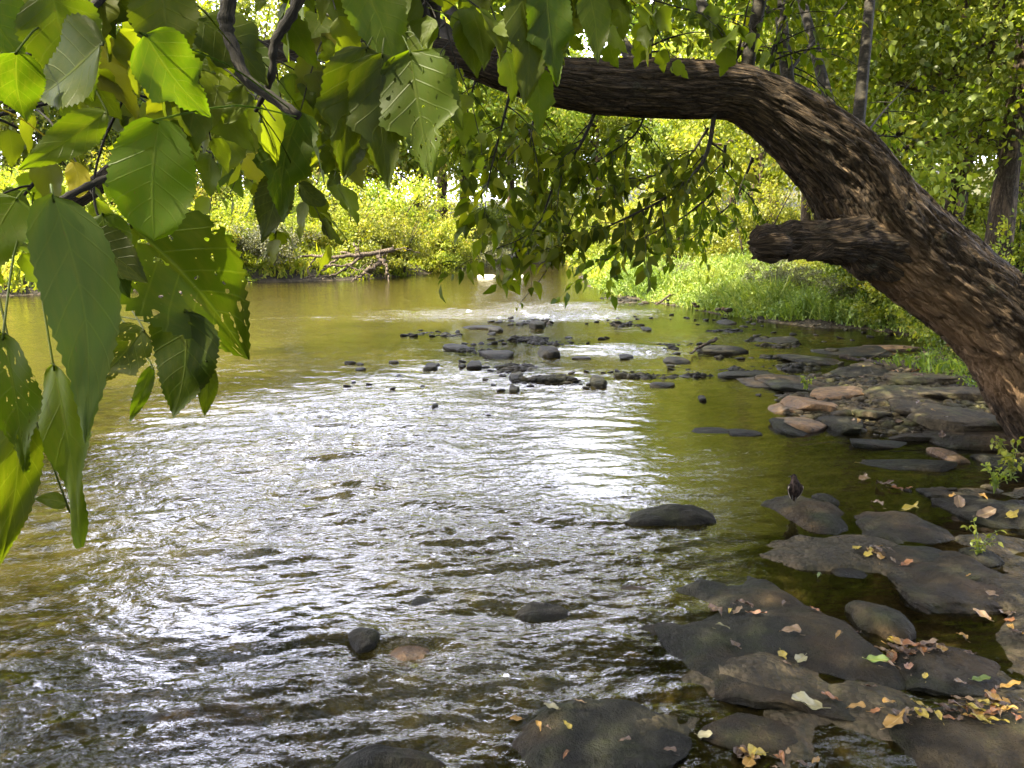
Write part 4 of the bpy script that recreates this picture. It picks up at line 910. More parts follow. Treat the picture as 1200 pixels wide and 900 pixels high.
def far_woods():
    rs = np.random.default_rng(77); mb = MB()
    for k in range(60):
        a = math.radians(-48 + 96 * (k + rs.uniform(-.4, .4)) / 60); r = rs.uniform(84, 112); x, y = r * math.sin(a), r * math.cos(a)
        z = hz(x, y); H = math.tan(math.radians(rs.uniform(9.5, 13.0))) * r
        crown(mb, rs, (x, y, z + H * .48), (6.5, 5, H * .5), 60, 1500, .5, 1.6, .35)
    o = mb.obj('woods', M['lit_leaf']); tag(o, 'sunlit woods closing the view far behind the creek', kind='stuff')
far_woods()

# ------------------------------------------------------------------ grass and ground cover
def undergrowth(name, label, n, region, hgt, mat, seed, leafy=.4, wdt=.012):
    rs = np.random.default_rng(seed); mb = MB(); pts = []
    while sum(map(len, pts)) < n:
        P = region(rs, n); d = sdist(P[:, 0], P[:, 1]); P = P[d > .12]; pts.append(P)
    P = np.concatenate(pts)[:n]; Z = height(P[:, 0], P[:, 1]); dist = np.hypot(P[:, 0], P[:, 1])
    tuft = .15 + 1.5 * ss(-.5, .6, fbm(P[:, 0]*.9, P[:, 1]*.9, 0, 3, seed))
    d = sdist(P[:, 0], P[:, 1]); hh = hgt * tuft * ss(0, 1.2, d + .35) * rs.uniform(.5, 1.2, len(P))
    k = len(P); base = np.column_stack([P, Z]); dr = nrm(np.column_stack([rs.normal(size=(k, 2)) * .45, np.ones(k)]))
    wv = wdt * dist / 15 + .004; sd = nrm(np.cross(dr, rs.normal(size=(k, 3))))
    lean = np.column_stack([rs.normal(size=(k, 2)), np.zeros(k)]) * (hh * .25)[:, None]
    v0 = base - sd * wv[:, None]; v1 = base + sd * wv[:, None]; mid = base + dr * (hh * .6)[:, None]; v2 = mid + sd * wv[:, None] * .7; v3 = mid - sd * wv[:, None] * .7
    tip = base + dr * hh[:, None] + lean
    V = np.stack([v0, v1, v2, v3, tip], 1).reshape(-1, 3); o = np.arange(k)[:, None] * 5
    rv = np.clip(rs.uniform(.1, .9, k) + .35 * fbm(P[:, 0]*.8, P[:, 1]*.8, 0, 2, 9), 0, 1)
    mb.add(V, (np.array([[0, 1, 2, 3]]) + o), (np.array([[3, 2, 4]]) + o), a=np.repeat(rv, 5))
    m_ = rs.random(k) < leafy; j = np.where(m_)[0]; j = np.repeat(j, 3)
    PP = base[j] + dr[j] * (hh[j] * rs.uniform(.4, 1, len(j)))[:, None] + rs.normal(size=(len(j), 3)) * .03
    scatter(mb, 'far', PP, nrm(rs.normal(size=(len(j), 3)) + [0, 0, .2]), nrm(rs.normal(size=(len(j), 3)) * .5 + [0, 0, 1]), (.022 + .0024 * dist[j]) * rs.uniform(.6, 1.3, len(j)), rv[j])
    o = mb.obj(name, mat, smooth=False); tag(o, label, kind='stuff'); return o
def reg_right(rs, n):
    Y = rs.uniform(12.2, 36, n) ** 1.0; u = rs.uniform(660, 1330, n); return np.column_stack([(u - 600) / FPX * Y, Y])
def reg_left(rs, n):
    Y = rs.uniform(20, 48, n); u = rs.uniform(-140, 720, n); return np.column_stack([(u - 600) / FPX * Y, Y])
undergrowth('grass', 'soft bright green grass and low plants covering the right bank', 130000, reg_right, .50, M['grass'], 3, .7)
undergrowth('grass', 'yellowed sunlit grass on the far bank between the shrubs', 50000, reg_left, .55, M['gold_leaf'], 4, .5, .02)
def reg_near(rs, n): return np.column_stack([rs.uniform(4.6, 11, n), rs.uniform(5.6, 13, n)])
undergrowth('leaf_litter_weeds', 'sparse weeds and dry stems on the shaded right shore behind the trunk', 9000, reg_near, .22, M['green_leaf'], 6, .6)

# ------------------------------------------------------------------ rocks
def ico(sub):
    import bmesh
    bm = bmesh.new(); bmesh.ops.create_icosphere(bm, subdivisions=sub, radius=1.0)
    v = np.array([x.co[:] for x in bm.verts]); f = np.array([[x.index for x in fc.verts] for fc in bm.faces]); bm.free(); return v, f
ICO = {s: ico(s) for s in (1, 2, 3, 4, 5)}
def rock_verts(sub, seed, e=.55, ez=.35, rough=.18, fine=.04, tilt=0):
    v, f = ICO[sub]; rs = np.random.default_rng(seed)
    w_ = np.sign(v) * np.abs(v) ** np.array([e, e, ez])
    a = rs.uniform(0, 6.28); c, s = math.cos(a), math.sin(a)
    o = rs.uniform(0, 99)
    lob = 1 + rough * 1.6 * fbm(v[:, 0]*1.1 + o, v[:, 1]*1.1, v[:, 2]*.4, 3, seed)[:, None]
    w_ = w_ * np.column_stack([lob, lob, np.ones(len(v))])
    # planar breaks
    for _ in range(6):
        n = nrm(rs.normal(size=3) * [1, 1, .3]); dcut = rs.uniform(.68, .95); t = np.clip(w_ @ n - dcut, 0, None); w_ = w_ - t[:, None] * n * .9
    w_[:, 2] += rough * .9 * fbm(w_[:, 0]*1.6 + o, w_[:, 1]*1.6, 0, 4, seed + 3)
    w_ += v * (fine * fbm(v[:, 0]*7 + o, v[:, 1]*7, v[:, 2]*7, 3, seed + 7))[:, None]
    return w_, f
def rock(u, v, wpx, dpx, hgt, mat, label, z0=0.0, seed=0, name='rock', sub=4, e=.55, ez=.35, rz=None, rough=.18, group=None, sink=.35, tilt=(0, 0), fine=.03, awash=0):
    """u, v: picture point of the rock's centre on the level z0; wpx, dpx: its width and front-to-back extent in the picture"""
    c = gnd(u, v, z0); sxm = wpx * c[1] / FPX / 2; y0 = gnd(u, v + dpx/2, z0)[1]; y1 = gnd(u, v - dpx/2, z0)[1]; sym = (y1 - y0) / 2
    V, f = rock_verts(sub, seed + 100, e, ez, rough, fine)
    V = V * np.array([sxm, sym, hgt * .5])
    if awash: V[:, 2] += awash * fbm(V[:, 0] * 3.2 + seed, V[:, 1] * 3.2, 0, 4, seed + 5) * 1.6 - .010
    mb = MB(); mb.add(V, tris=f)
    o = mb.obj(name, M[mat]); o.location = (c[0], (y0 + y1) / 2, z0 - hgt * sink + hgt * .0); o.rotation_euler = (tilt[0], tilt[1], rz if rz is not None else 0)
    tag(o, label, 'rock', group); return o
# big slabs, right foreground
rock(925,770,300,210,.15,'slate','broad dark wet slab in the right foreground carrying scattered fallen leaves',.0,1,sub=5, fine=.06, awash=.035,sink=.27,rz=.1,rough=.30, ez=.85, e=.72)
rock(700,872,270,110,.14,'slate','dark wet rock at the bottom edge left of the broad slab',.0,2,sub=5, fine=.06, awash=.035,sink=.2,rough=.34, ez=.85, e=.72)
rock(1160,880,330,110,.16,'slate_brown','brown rock in the bottom right corner below the yellow leaf pile',.0,3,sub=5, fine=.06, awash=.035,sink=.12, ez=.85, e=.72)
rock(450,893,260,36,.10,'slate','low flat rock barely breaking the water at the bottom edge',.0,4,sub=5, fine=.06, awash=.035,sink=.28, ez=.85, e=.72)
rock(788,607,135,26,.16,'dark_rock','dark flat slab edge in the water in front of the calm pool',.0,5,sub=5, fine=.06, awash=.035,sink=.2,rough=.34, ez=.85, e=.72)
rock(955,608,120,46,.10,'slate','grey-green flat rock under the perched bird',.0,6,sub=5, fine=.06, awash=.035,sink=.18, ez=.85, e=.72)
rock(1055,622,130,44,.12,'slate_brown','brown flat slab right of the grey-green bird rock',.0,7,sub=5, fine=.06, awash=.035,sink=.2, ez=.85, e=.72)
rock(1170,600,150,36,.24,'dark_rock','black overhanging rock at the right edge below the trunk',.0,8,sub=5, fine=.06, awash=.035,sink=.2,rough=.34, ez=.85, e=.72)
rock(1130,690,220,90,.12,'slate_brown','olive brown slab at the right edge above the leaf litter',.0,9,sub=5, fine=.06, awash=.035,sink=.2, ez=.85, e=.72)
rock(1030,730,66,40,.13,'slate','dark blocky stone at the head of the leaf pile',.0,10,sub=4,sink=.05,rough=.2, ez=.85, e=.72)
rock(1070,655,120,34,.09,'slate','low grey slab between the pool and the olive slab',.0,11,sub=4,sink=.2, ez=.85, e=.72)
rock(1150,655,50,20,.10,'dark_rock','small dark wedge stone near the sprig at the right',.0,12,sub=4,sink=.1, ez=.85, e=.72)
rock(968,588,26,14,.08,'dark_rock','small dark stone right behind the perched bird',.0,13,sub=4,sink=.05, ez=.85, e=.72)
rock(1105,792,190,60,.10,'slate','grey slab under the curved trail of yellow leaves',.0,14,sub=5, fine=.06, awash=.035,sink=.1, ez=.85, e=.72)
rock(880,860,130,50,.07,'slate_brown','low brown stone between the two dark slabs at the bottom',.0,15,sub=4,sink=.2, ez=.85, e=.72)
rock(427,752,44,26,.10,'dark_rock','dark rounded stone parting the current at lower centre',.0,16,sub=4,sink=.1,e=.85,ez=.8)
rock(480,762,60,26,.07,'orange_rock','rusty stone just under the water right of the dark rounded stone',.0,17,sub=4,sink=.45,e=.85,ez=.8)
rock(458,738,46,20,.06,'orange_rock','rusty stone under the current behind the dark rounded stone',.0,18,sub=4,sink=.5,e=.85,ez=.8)
rock(320,745,60,24,.12,'dark_rock','dark stone at the little fall in the lower left rapids',.0,19,sub=4,sink=.38,e=.8,ez=.7)
rock(770,742,90,30,.08,'slate_brown','brown stone under shallow water above the broad slab',.0,20,sub=4,sink=.42,e=.8,ez=.7)
rock(990,668,60,26,.08,'slate','stone under glinting water right of the dark pool',.0,22,sub=4,sink=.35, ez=.85, e=.72)
rock(545,704,150,22,.10,'dark_rock','dark sunken ledge across the lower centre where the water drops',.0,23,sub=5,fine=.06,awash=.03,sink=.40,ez=.8,e=.7)
rock(640,715,90,26,.09,'dark_rock','dark sunken stone right of the ledge in the lower centre',.0,24,sub=5,fine=.06,awash=.03,sink=.40,ez=.8,e=.7)
rock(270,705,70,14,.08,'dark_rock','dark sunken stone where the silver water begins at lower left',.0,25,sub=4,fine=.06,awash=.02,sink=.42,ez=.8,e=.7)
rock(720,690,110,18,.06,'slate_brown','narrow pale brown stone just awash left of the dark pool',.0,26,sub=5,fine=.06,awash=.02,sink=.36,ez=.8,e=.7)
rock(230,835,150,50,.08,'orange_rock','bedrock patch under the lower left rapids, sun dapple put into its orange colour',.0,27,sub=5,fine=.06,awash=.02,sink=.75,ez=.85,e=.8)  # sun dapple on the bed, given as orange rock colour
rock(310,870,90,36,.08,'orange_rock','smaller bedrock patch beneath the bottom edge rapids, sun dapple put into its colour',.0,28,sub=5,fine=.06,awash=.02,sink=.7,ez=.85,e=.8)  # second dapple of sun, painted the same way
rock(110,770,240,40,.08,'slate_brown','brown sunken bedrock shelf in the rapids at the left',.0,29,sub=5,fine=.06,awash=.02,sink=.62,ez=.85,e=.8)
# shore slabs around the trunk's foot
SHORE = [(940,452,100,22,.14,'slate','dark mossy slab at the tip of the shore'),(900,448,90,16,.10,'slate','low grey slab left of the mossy slab at the shore tip'),
 (955,475,66,16,.12,'orange_rock','slab at the water, sunlight put into its cream colour'),(985,462,80,12,.10,'orange_rock','long slab behind the cream slab, sunlight put into its tan colour'),  # sun falling on these two slabs is put into their colour
 (918,478,50,14,.08,'orange_rock','pinkish flat stone at the waterline'),(935,497,60,20,.12,'orange_rock','bright orange boulder at the edge of the pool'),
 (925,505,36,18,.09,'dark_rock','black stone in the pool in front of the orange boulder'),(988,498,52,18,.12,'dark_rock','dark brown boulder right of the orange boulder'),
 (1040,432,90,14,.16,'shore_rock','thick mossy slab jutting from the upper shore'),(1085,445,110,16,.12,'shore_rock','long olive slab in the middle of the shore'),
 (1125,492,100,28,.12,'shore_rock','broad flat pale-green slab nearest the trunk foot'),(1060,465,90,16,.13,'shore_rock','brown slab with a dark undercut edge'),
 (1120,462,120,16,.12,'shore_rock','stacked slab beneath the warm brown trunk side'),(1010,440,70,12,.10,'dark_rock','dark slab in the shade behind the tan slab'),
 (1000,415,90,10,.10,'slate','flat slab behind the shore pool'),(960,423,90,10,.08,'slate','thin slab lying in the trickle'),
 (1045,408,70,8,.09,'orange_rock','tan stone under the grassy edge'),(1075,480,60,14,.10,'shore_rock','square brown stone in the middle shore'),
 (1150,515,110,20,.09,'slate_brown','brown slab at the water in front of the trunk foot'),(1080,512,90,12,.07,'slate_brown','low brown slab lining the pool'),
 (1040,520,120,10,.05,'slate','thin grey slab just awash in the pool'),(1060,545,160,12,.05,'slate','long thin slab awash across the pool'),
 (1020,485,40,10,.07,'shore_rock','small brown stone beside the dark brown boulder'),(1105,425,60,12,.10,'shore_rock','rounded brown stone by the dry grass'),
 (835,505,50,8,.04,'dark_rock','small dark stone awash in the yellow pool'),(868,508,40,9,.05,'dark_rock','dark stone awash at the edge of the yellow pool'),
 (1110,535,30,16,.10,'orange_rock','small orange stone standing in the pool under the trunk'),(1180,545,60,18,.14,'dark_rock','dark stone against the trunk foot at the right edge'),
 (905,400,60,6,.07,'dark_rock','dark stone in the trickle below the grass'),(1100,580,40,12,.06,'slate','small grey stone in the pool left of the overhanging rock')]
for i, (u, v, w_, d_, h_, m_, lab) in enumerate(SHORE):
    c = gnd(u, v, .0); z = max(0.0, hz(c[0], c[1]) + .01)
    rock(u, v, w_, d_, h_, m_, lab, z, 40 + i, sub=4, sink=.05 if z > .03 else .15, rz=random.Random(i).uniform(-.25, .25), rough=.28, e=.6, ez=.6, tilt=(random.Random(i+9).uniform(-.12, .12), random.Random(i).uniform(-.1, .1)), group='slabs on the right shore')
# stones in the riffle that can be told apart
for i, (u, v, w_, d_, h_, m_, lab) in enumerate([
 (642,416,26,10,.17,'dark_rock','largest dark rounded boulder standing in the riffle'),(630,383,20,8,.16,'dark_rock','dark rounded boulder in the row behind the largest one'),
 (582,416,42,9,.09,'dark_rock','long flat grey stone left of the largest riffle boulder'),(580,387,22,7,.10,'dark_rock','grey stone in the back row of the riffle'),
 (699,450,20,11,.14,'dark_rock','dark block with a sharp edge at the right end of the riffle stones'),(505,431,18,9,.08,'dark_rock','single grey stone at the left side of the riffle'),
 (775,452,34,5,.05,'dark_rock','flat dark stone alone in front of the yellow pool'),(733,419,18,6,.05,'dark_rock','flat dark stone in the pale water right of the largest boulder'),
 (795,424,30,7,.07,'dark_rock','mossy dark stone before the rock ledge'),(823,468,10,6,.06,'dark_rock','little round stone in the yellow pool'),
 (840,412,56,9,.13,'dark_rock','black ledge rock rising between the two channels'),(558,384,40,4,.05,'dark_rock','low slab at the back left of the riffle'),
 (602,457,14,8,.07,'dark_rock','round stone at the near front of the riffle row'),(605,443,20,9,.09,'dark_rock','pointed dark stone above the round front stone'),
 (534,408,34,7,.07,'dark_rock','dark mossy stone left of the long flat one'),(557,429,20,8,.08,'dark_rock','dark stone in front of the long flat one'),
 (510,477,9,5,.05,'dark_rock','tiny stone alone in the silver water'),(758,386,12,4,.05,'dark_rock','small dark stone beside the far gravel bar'),
 (880,440,70,9,.07,'dark_rock','low mossy rock left of the shore tip'),(680,420,24,4,.04,'dark_rock','thin slab right of the largest boulder'),
 (832,352,16,5,.08,'dark_rock','dark stone at the foot of the grassy bank'),(893,372,40,9,.14,'dark_rock','cluster stone dark and angular below the grassy bank'),
 (852,378,22,5,.08,'dark_rock','dark stone in calm water below the grassy bank'),(570,325,26,4,.16,'pale_rock','white rock in the mouth of the inlet'),(601,325,26,4,.14,'pale_rock','white and dark rock right of the other white one'),
 (498,298,22,6,.4,'pale_rock','pale boulder on the far bank beside the light green shrub')]):
    c = gnd(u, v); z = 0.0
    rock(u, v, w_, d_, h_ * 1.15, m_, lab, z, 90 + i, sub=3, e=.62, ez=.6, sink=.02, rough=.34, group='stones in the riffle')
# the many small ones
protos = []
for i in range(8):
    V, f = rock_verts(2, 300 + i, .85, .75, .25, .05); mb = MB(); mb.add(V * [1, .8, .6], tris=f); protos.append(mb.mesh('rock', M['dark_rock']))
rr = random.Random(12)
def small(u, v, spx, mesh, lab, grp, hs=1.0, z0=0.0):
    c = gnd(u, v, z0); s = spx * c[1] / FPX / 2
    o = bpy.data.objects.new('rock', mesh); COL.objects.link(o)
    o.location = (c[0], c[1], z0 + s * .05); o.scale = (s, s * rr.uniform(.7, 1.2), s * hs * rr.uniform(.6, 1.1)); o.rotation_euler = (rr.uniform(-.3, .3), rr.uniform(-.3, .3), rr.uniform(0, 6))
    tag(o, lab, 'rock', grp)
rows = [((440,395),(560,388),8,6,11),((545,380),(660,376),12,6,11),((520,405),(600,400),10,6,11),((380,428),(500,432),5,6,15),((350,445),(520,455),5,6,13),((530,425),(620,440),11,6,12),
        ((560,450),(700,455),11,6,14),((640,440),(760,432),7,5,12),((690,430),(860,445),6,5,12),((600,405),(720,395),6,5,11),((770,410),(900,425),8,5,14),((560,480),(600,500),3,4,9),
        ((690,350),(800,355),12,4,9),((690,378),(800,372),12,4,9),((800,372),(900,382),12,5,10),((880,395),(1040,400),8,5,12),((720,325),(860,345),5,4,8)]
for (a, b, n, s0, s1) in rows:
    for k in range(n):
        t = rr.random(); u = a[0] + (b[0]-a[0])*t + rr.gauss(0, 5); v = a[1] + (b[1]-a[1])*t + rr.gauss(0, 3.5)
        small(u, v, rr.uniform(s0, s1) * 1.1, rr.choice(protos), 'small dark stone in the scattered band of stones across the creek', 'small stones across the creek', .55)
shp = []
for i in range(6):
    V, f = rock_verts(3, 340 + i, .75, .6, .28, .05); mb = MB(); mb.add(V * [1, .8, .5], tris=f); shp.append(mb.mesh('rock', M[['shore_rock', 'slate_brown'][i % 2]]))
for (a, b, n, s0, s1) in [((960,425),(1150,440),12,8,26),((950,460),(1140,475),12,8,30),((980,490),(1170,505),9,8,26),((1000,560),(1195,590),7,8,22),((880,455),(950,470),5,8,20),((1020,640),(1190,700),5,10,26),((760,350),(1040,392),14,5,12)]:
    for k in range(n):
        t = rr.random(); u = a[0] + (b[0]-a[0])*t + rr.gauss(0, 6); v = a[1] + (b[1]-a[1])*t + rr.gauss(0, 7 if a[0] != 760 else 2)
        c = gnd(u, v); z = max(0, hz(c[0], c[1])); small(u, v, rr.uniform(s0, s1), rr.choice(shp), 'small brown stone among the flat slabs of the right shore', 'small stones on the right shore', .9, z)
def gravel(name, label, n, gen, mat, smin, smax, seed):
    rs = np.random.default_rng(seed); V0, f0 = ICO[1]; mb = MB(); P = gen(rs, n); Z = height(P[:, 0], P[:, 1]); k = Z > -.03; P = P[k]; Z = Z[k]; n = len(P)
    S_ = np.exp(rs.uniform(math.log(smin), math.log(smax), n))[:, None] * rs.uniform(.6, 1.3, (n, 3)) * [1, 1, .5]
    V = V0[None] * (1 + .25 * rs.normal(size=(n, len(V0), 1))) * S_[:, None] ; a = rs.uniform(0, 6.28, n)
    c, s = np.cos(a)[:, None], np.sin(a)[:, None]; V = np.stack([V[..., 0]*c - V[..., 1]*s, V[..., 0]*s + V[..., 1]*c, V[..., 2]], -1)
    V = V + np.column_stack([P, Z])[:, None]; F = (f0[None] + (np.arange(n) * len(V0))[:, None, None]).reshape(-1, 3)
    mb.add(V.reshape(-1, 3), tris=F); o = mb.obj(name, mat); tag(o, label, kind='stuff')
def g_shore(rs, n):
    u = rs.uniform(850, 1260, n); v = rs.uniform(398, 530, n); P = np.array([gnd(a, b, .05)[:2] for a, b in zip(u, v)]); return P
def g_bars(rs, n):
    out = []
    for bx, by, rx, ry, hh in BARW: out.append(np.column_stack([bx + rs.normal(size=n//12) * rx * .7, by + rs.normal(size=n//12) * ry * .7]))
    return np.concatenate(out)
gravel('gravel', 'brown gravel and broken stone covering the right shore', 6500, g_shore, M['shore_rock'], .012, .075, 1)
gravel('gravel', 'grey gravel bars breaking the surface of the creek', 6400, g_bars, M['dark_rock'], .015, .075, 2)

# ------------------------------------------------------------------ driftwood
def driftwood():
    rs = np.random.default_rng(3); c = np.array([W(395, 30.2), 30.2, .15]); root = empty('driftwood_tangle', c)
    tag(root, 'tangle of bleached roots and dead branches at the waterline of the far bank', 'driftwood')
    def pt(u, v, Y): return at(u, v, Y) - c
    for path, r in [([(460,293,30.6),(425,298,30.2),(395,302,30),(360,300,30.1),(330,306,30.4)], .10),([(450,305,30.6),(430,318,30),(412,330,29.6)], .11),([(425,300,30.2),(400,318,29.8),(378,328,29.6)], .07),
        ([(395,303,30),(372,322,29.7),(350,326,29.5)], .05),([(440,296,30.4),(452,312,30),(455,330,29.7)], .09),([(372,300,30.2),(362,315,29.9),(366,330,29.6)], .04),([(400,296,30.6),(430,300,30.4),(470,292,30.6),(492,297,31)], .05),
        ([(345,312,30.2),(322,320,30),(300,322,29.8)], .035),([(320,316,30),(312,326,29.6),(322,332,29.4)], .03),([(380,312,29.8),(410,312,29.8),(436,322,29.7)], .05),([(415,285,30.8),(418,300,30.3),(408,318,29.9)], .04)]:
        P = np.array([pt(*p) for p in path]); Q = smooth_path(P, 22) + rs.normal(size=(22, 3)) * .03
        mb = MB(); tube(mb, Q, np.linspace(r, r * .3, 22), 8)
        for _ in range(3):
            i = rs.integers(4, 20); d = nrm(rs.normal(size=3)) * rs.uniform(.3, .8); tube(mb, smooth_path(np.array([Q[i], Q[i] + d*.5 + rs.normal(size=3)*.06, Q[i] + d]), 7), np.linspace(r*.35, .008, 7), 5)
        mb.obj('branch', M['driftwood'], root)
driftwood()
for (a, b, c_, r, lab) in [((770,360,17.5),(800,352,18),(815,362,17.2),.03,'thin dead branch lying over the far gravel bar'),((838,402,11.9),(820,412,11.5),(808,420,11.1),.03,'dark stick lying on the black ledge rock'),
                           ((985,424,9.7),(1010,428,9.4),(1035,440,9.0),.03,'dark stick lying across the upper shore slabs'),((530,306,38),(560,300,38.5),(590,306,38),.05,'dark dead branch lying on the inlet bank'),
                           ((180,352,24),(215,346,24),(240,343,24.5),.06,'bleached log at the waterline of the far bank')]:
    P = np.array([gnd(a[0], a[1]), gnd(b[0], b[1]), gnd(c_[0], c_[1])])
    P[:, 2] = np.array([max(hz(p[0], p[1]), 0.0) for p in P]) + .07
    mb = MB(); rsd = np.random.default_rng(int(a[0])); Q = smooth_path(P, 16) + rsd.normal(size=(16, 3)) * r * .3; o0 = Q[8].copy(); tube(mb, Q - o0, np.linspace(r, r*.4, 16), 7)
    tube(mb, smooth_path(np.array([Q[9]-o0, Q[9]-o0 + [.15, 0, .08], Q[9]-o0 + [.3, .05, .12]]), 6), np.linspace(r*.5, .006, 6), 5)
    o = mb.obj('dead_branch', M['dark_wood'] if 'dark' in lab else M['driftwood'], loc=o0); tag(o, lab, 'branch')

# ------------------------------------------------------------------ the perched bird
def bird():
    c = gnd(930, 590, .05); z = .055
    root = empty('bird', (c[0], c[1], z)); tag(root, 'small dark brown bird with a pale wing edge standing on the grey-green rock', 'bird')
    k = NT('bird_feathers'); p = objc(k); n = k.noise(k.mapv(p, (1, 1, .4)), 70, 4, .6); n2 = k.noise(p, 14, 2)
    cc = k.mix(k.ramp(n, [(.4, (0, 0, 0)), (.65, (1, 1, 1))]), (.008, .006, .005), (.04, .028, .023)); b = k.n('ShaderNodeBsdfPrincipled'); b.inputs['Roughness'].default_value = .8; b.inputs['Specular IOR Level'].default_value = .05
    k.l(cc, b.inputs['Base Color']); k.l(k.bump(n, .5, .004), b.inputs['Normal']); k.l(b.outputs[0], k.out.inputs[0])
    # one continuous body: tail, back, breast, neck and head
    P = np.array([[.012, .02, .028], [.008, .012, .05], [.003, 0, .08], [0, -.002, .11], [-.002, .002, .135], [-.004, .01, .152], [-.006, .014, .168], [-.006, .014, .182]])
    R = np.array([.012, .021, .031, .033, .027, .018, .0165, .006]); Q = smooth_path(np.column_stack([P, R]), 40)
    mb = MB(); tube(mb, Q[:, :3], np.clip(Q[:, 3], .003, 1), 24)
    mb.obj('body', k.m, root)
    pm = plain_mat('bird_wing_edge', (.45, .38, .30)); bm_ = plain_mat('bird_bill', (.03, .025, .02), .4)
    for s in (-1, 1):
        mb = MB(); w_ = np.array([[s*.026, -.012, .125], [s*.034, -.010, .095], [s*.028, -.004, .06], [s*.012, .006, .022]])
        q = smooth_path(w_, 16); tube(mb, q, np.array([.009, .013, .015, .016, .016, .016, .015, .014, .013, .012, .011, .010, .008, .006, .005, .003]), 10); wg = mb.obj('wing', k.m, root)
        mb = MB(); e_ = q + np.array([s*.013, -.008, 0]) * np.linspace(1, .5, 16)[:, None]; tube(mb, e_[2:15], np.linspace(.003, .0018, 13), 6); mb.obj('pale_edge', pm, wg)
        mb = MB(); tube(mb, np.array([[s*.010, 0, .05], [s*.011, 0, .02], [s*.011, -.002, -.004]]), [.003, .0018, .0018], 6); mb.obj('leg', bm_, root)
    mb = MB(); tube(mb, np.array([[.010, .022, .04], [.014, .034, .012], [.016, .040, .0]]), [.012, .010, .006], 8); mb.obj('tail', k.m, root)
    mb = MB(); tube(mb, np.array([[-.016, .018, .166], [-.030, .022, .164], [-.036, .023, .163]]), [.005, .003, .0008], 8); mb.obj('bill', bm_, root)
    root.scale = (.95, .95, .95)
bird()

# ------------------------------------------------------------------ small plants
def sprig(u, v, z0, h, n, lab, mat='green_leaf', seed=0, ls=.03):
    rs = np.random.default_rng(seed); c = gnd(u, v, z0); root = empty('seedling', (c[0], c[1], z0)); tag(root, lab, 'plant')
    wd, lv = MB(), MB()
    for k in range(n):
        a = rs.uniform(0, 6.28); e = np.array([math.cos(a)*h*.5, math.sin(a)*h*.5, h*rs.uniform(.5, 1)]); q = smooth_path(np.array([[0, 0, -.02], e*[.3, .3, .6], e]), 8); tube(wd, q, np.linspace(.0025, .001, 8), 4, cap=False)
        P = q[rs.integers(2, 8, 9)]; m_ = len(P); scatter(lv, 'mid', P, nrm(rs.normal(size=(m_, 3)) + [0, 0, .1]), nrm(rs.normal(size=(m_, 3))*.4 + [0, -.3, 1]), ls * rs.uniform(.6, 1.2, m_), rs.uniform(.5, 1, m_))
    wd.obj('stem', M['grass'], root); lv.obj('foliage', M[mat], root)
sprig(1146, 650, .03, .16, 7, 'small bright green seedling among stones at the right edge', seed=1)
sprig(1185, 560, .05, .26, 12, 'leafy green plant beside the trunk foot at the right edge', seed=2, ls=.05)
sprig(1165, 575, .04, .18, 8, 'pale green plant above the black overhanging rock', seed=3, ls=.04)
sprig(945, 455, .10, .14, 8, 'small grassy plant on the mossy shore slab', seed=4, ls=.035)
sprig(1092, 408, .12, .30, 14, 'straw coloured weed clump where the shore meets the grass', 'gold_leaf', 5, .05)
sprig(1118, 418, .14, .34, 16, 'dry yellow weed clump just behind the trunk', 'gold_leaf', 6, .05)

# ------------------------------------------------------------------ fallen leaves
LM = {}
for nm, c in {'yellow': (.32, .24, .02), 'gold': (.24, .13, .015), 'orange': (.19, .07, .015), 'tan': (.16, .10, .05), 'brown': (.065, .032, .015), 'green': (.09, .14, .015), 'pink': (.24, .12, .07), 'pale': (.24, .22, .11)}.items():
    k = NT('fallen_' + nm); uvn = k.n('ShaderNodeUVMap'); n = k.noise(uvn.outputs[0], 3, 5, .6); n2 = k.noise(objc(k), 60, 3)
    cc = k.mix(k.math('MULTIPLY', n, .9, clamp=True), c, tuple(x*.35 for x in c)); sep = k.n('ShaderNodeSeparateXYZ'); k.l(uvn.outputs[0], sep.inputs[0])
    mid = k.math('SUBTRACT', 1.0, k.math('DIVIDE', k.math('ABSOLUTE', sep.outputs[1]), .08), clamp=True); cc = k.mix(k.math('MULTIPLY', mid, .5), cc, (.35, .27, .12))
    b = k.n('ShaderNodeBsdfPrincipled'); b.inputs['Roughness'].default_value = .45; k.l(cc, b.inputs['Base Color']); k.l(k.bump(n2, .5, .003), b.inputs['Normal']); k.l(b.outputs[0], k.out.inputs[0]); LM[nm] = k.m
bpy.context.view_layer.update()
dg = bpy.context.evaluated_depsgraph_get()
def drop(x, y):
    hit, loc, nn, *_ = S.ray_cast(dg, Vector((x, y, 1.1)), Vector((0, 0, -1)), distance=3)
    for _ in range(6):
        if not hit or loc.z < .9: break
        hit, loc, nn, *_ = S.ray_cast(dg, loc - Vector((0, 0, .02)), Vector((0, 0, -1)), distance=3)
    return (loc.z, nn) if hit else (0.0, Vector((0, 0, 1)))
LEAFMESH = {}
lr = random.Random(8)
def leaf_mesh(col, var):
    key = (col, var)
    if key not in LEAFMESH:
        shp, wd_ = [('ovate', .5), ('lobed', .62), ('lance', .34), ('oval', .6)][var]
        V, q, t, uv = big_leaf(shp, wd_, 18, 4, .05, [.25, -.2, .15, -.28][var], [.35, .25, .5, .4][var], .06, seed=var)
        V = V - [.5, 0, V[:, 2].mean()]; V[:, 2] -= V[:, 2].min() - .01
        mb = MB(); mb.add(V, q, uv=uv); tube(mb, np.array([[-.72, .03, .06], [-.6, .01, .03], [-.48, 0, .02]]), [.012, .012, .010], 5)
        LEAFMESH[key] = mb.mesh('fallen_leaf', LM[col])
    return LEAFMESH[key]
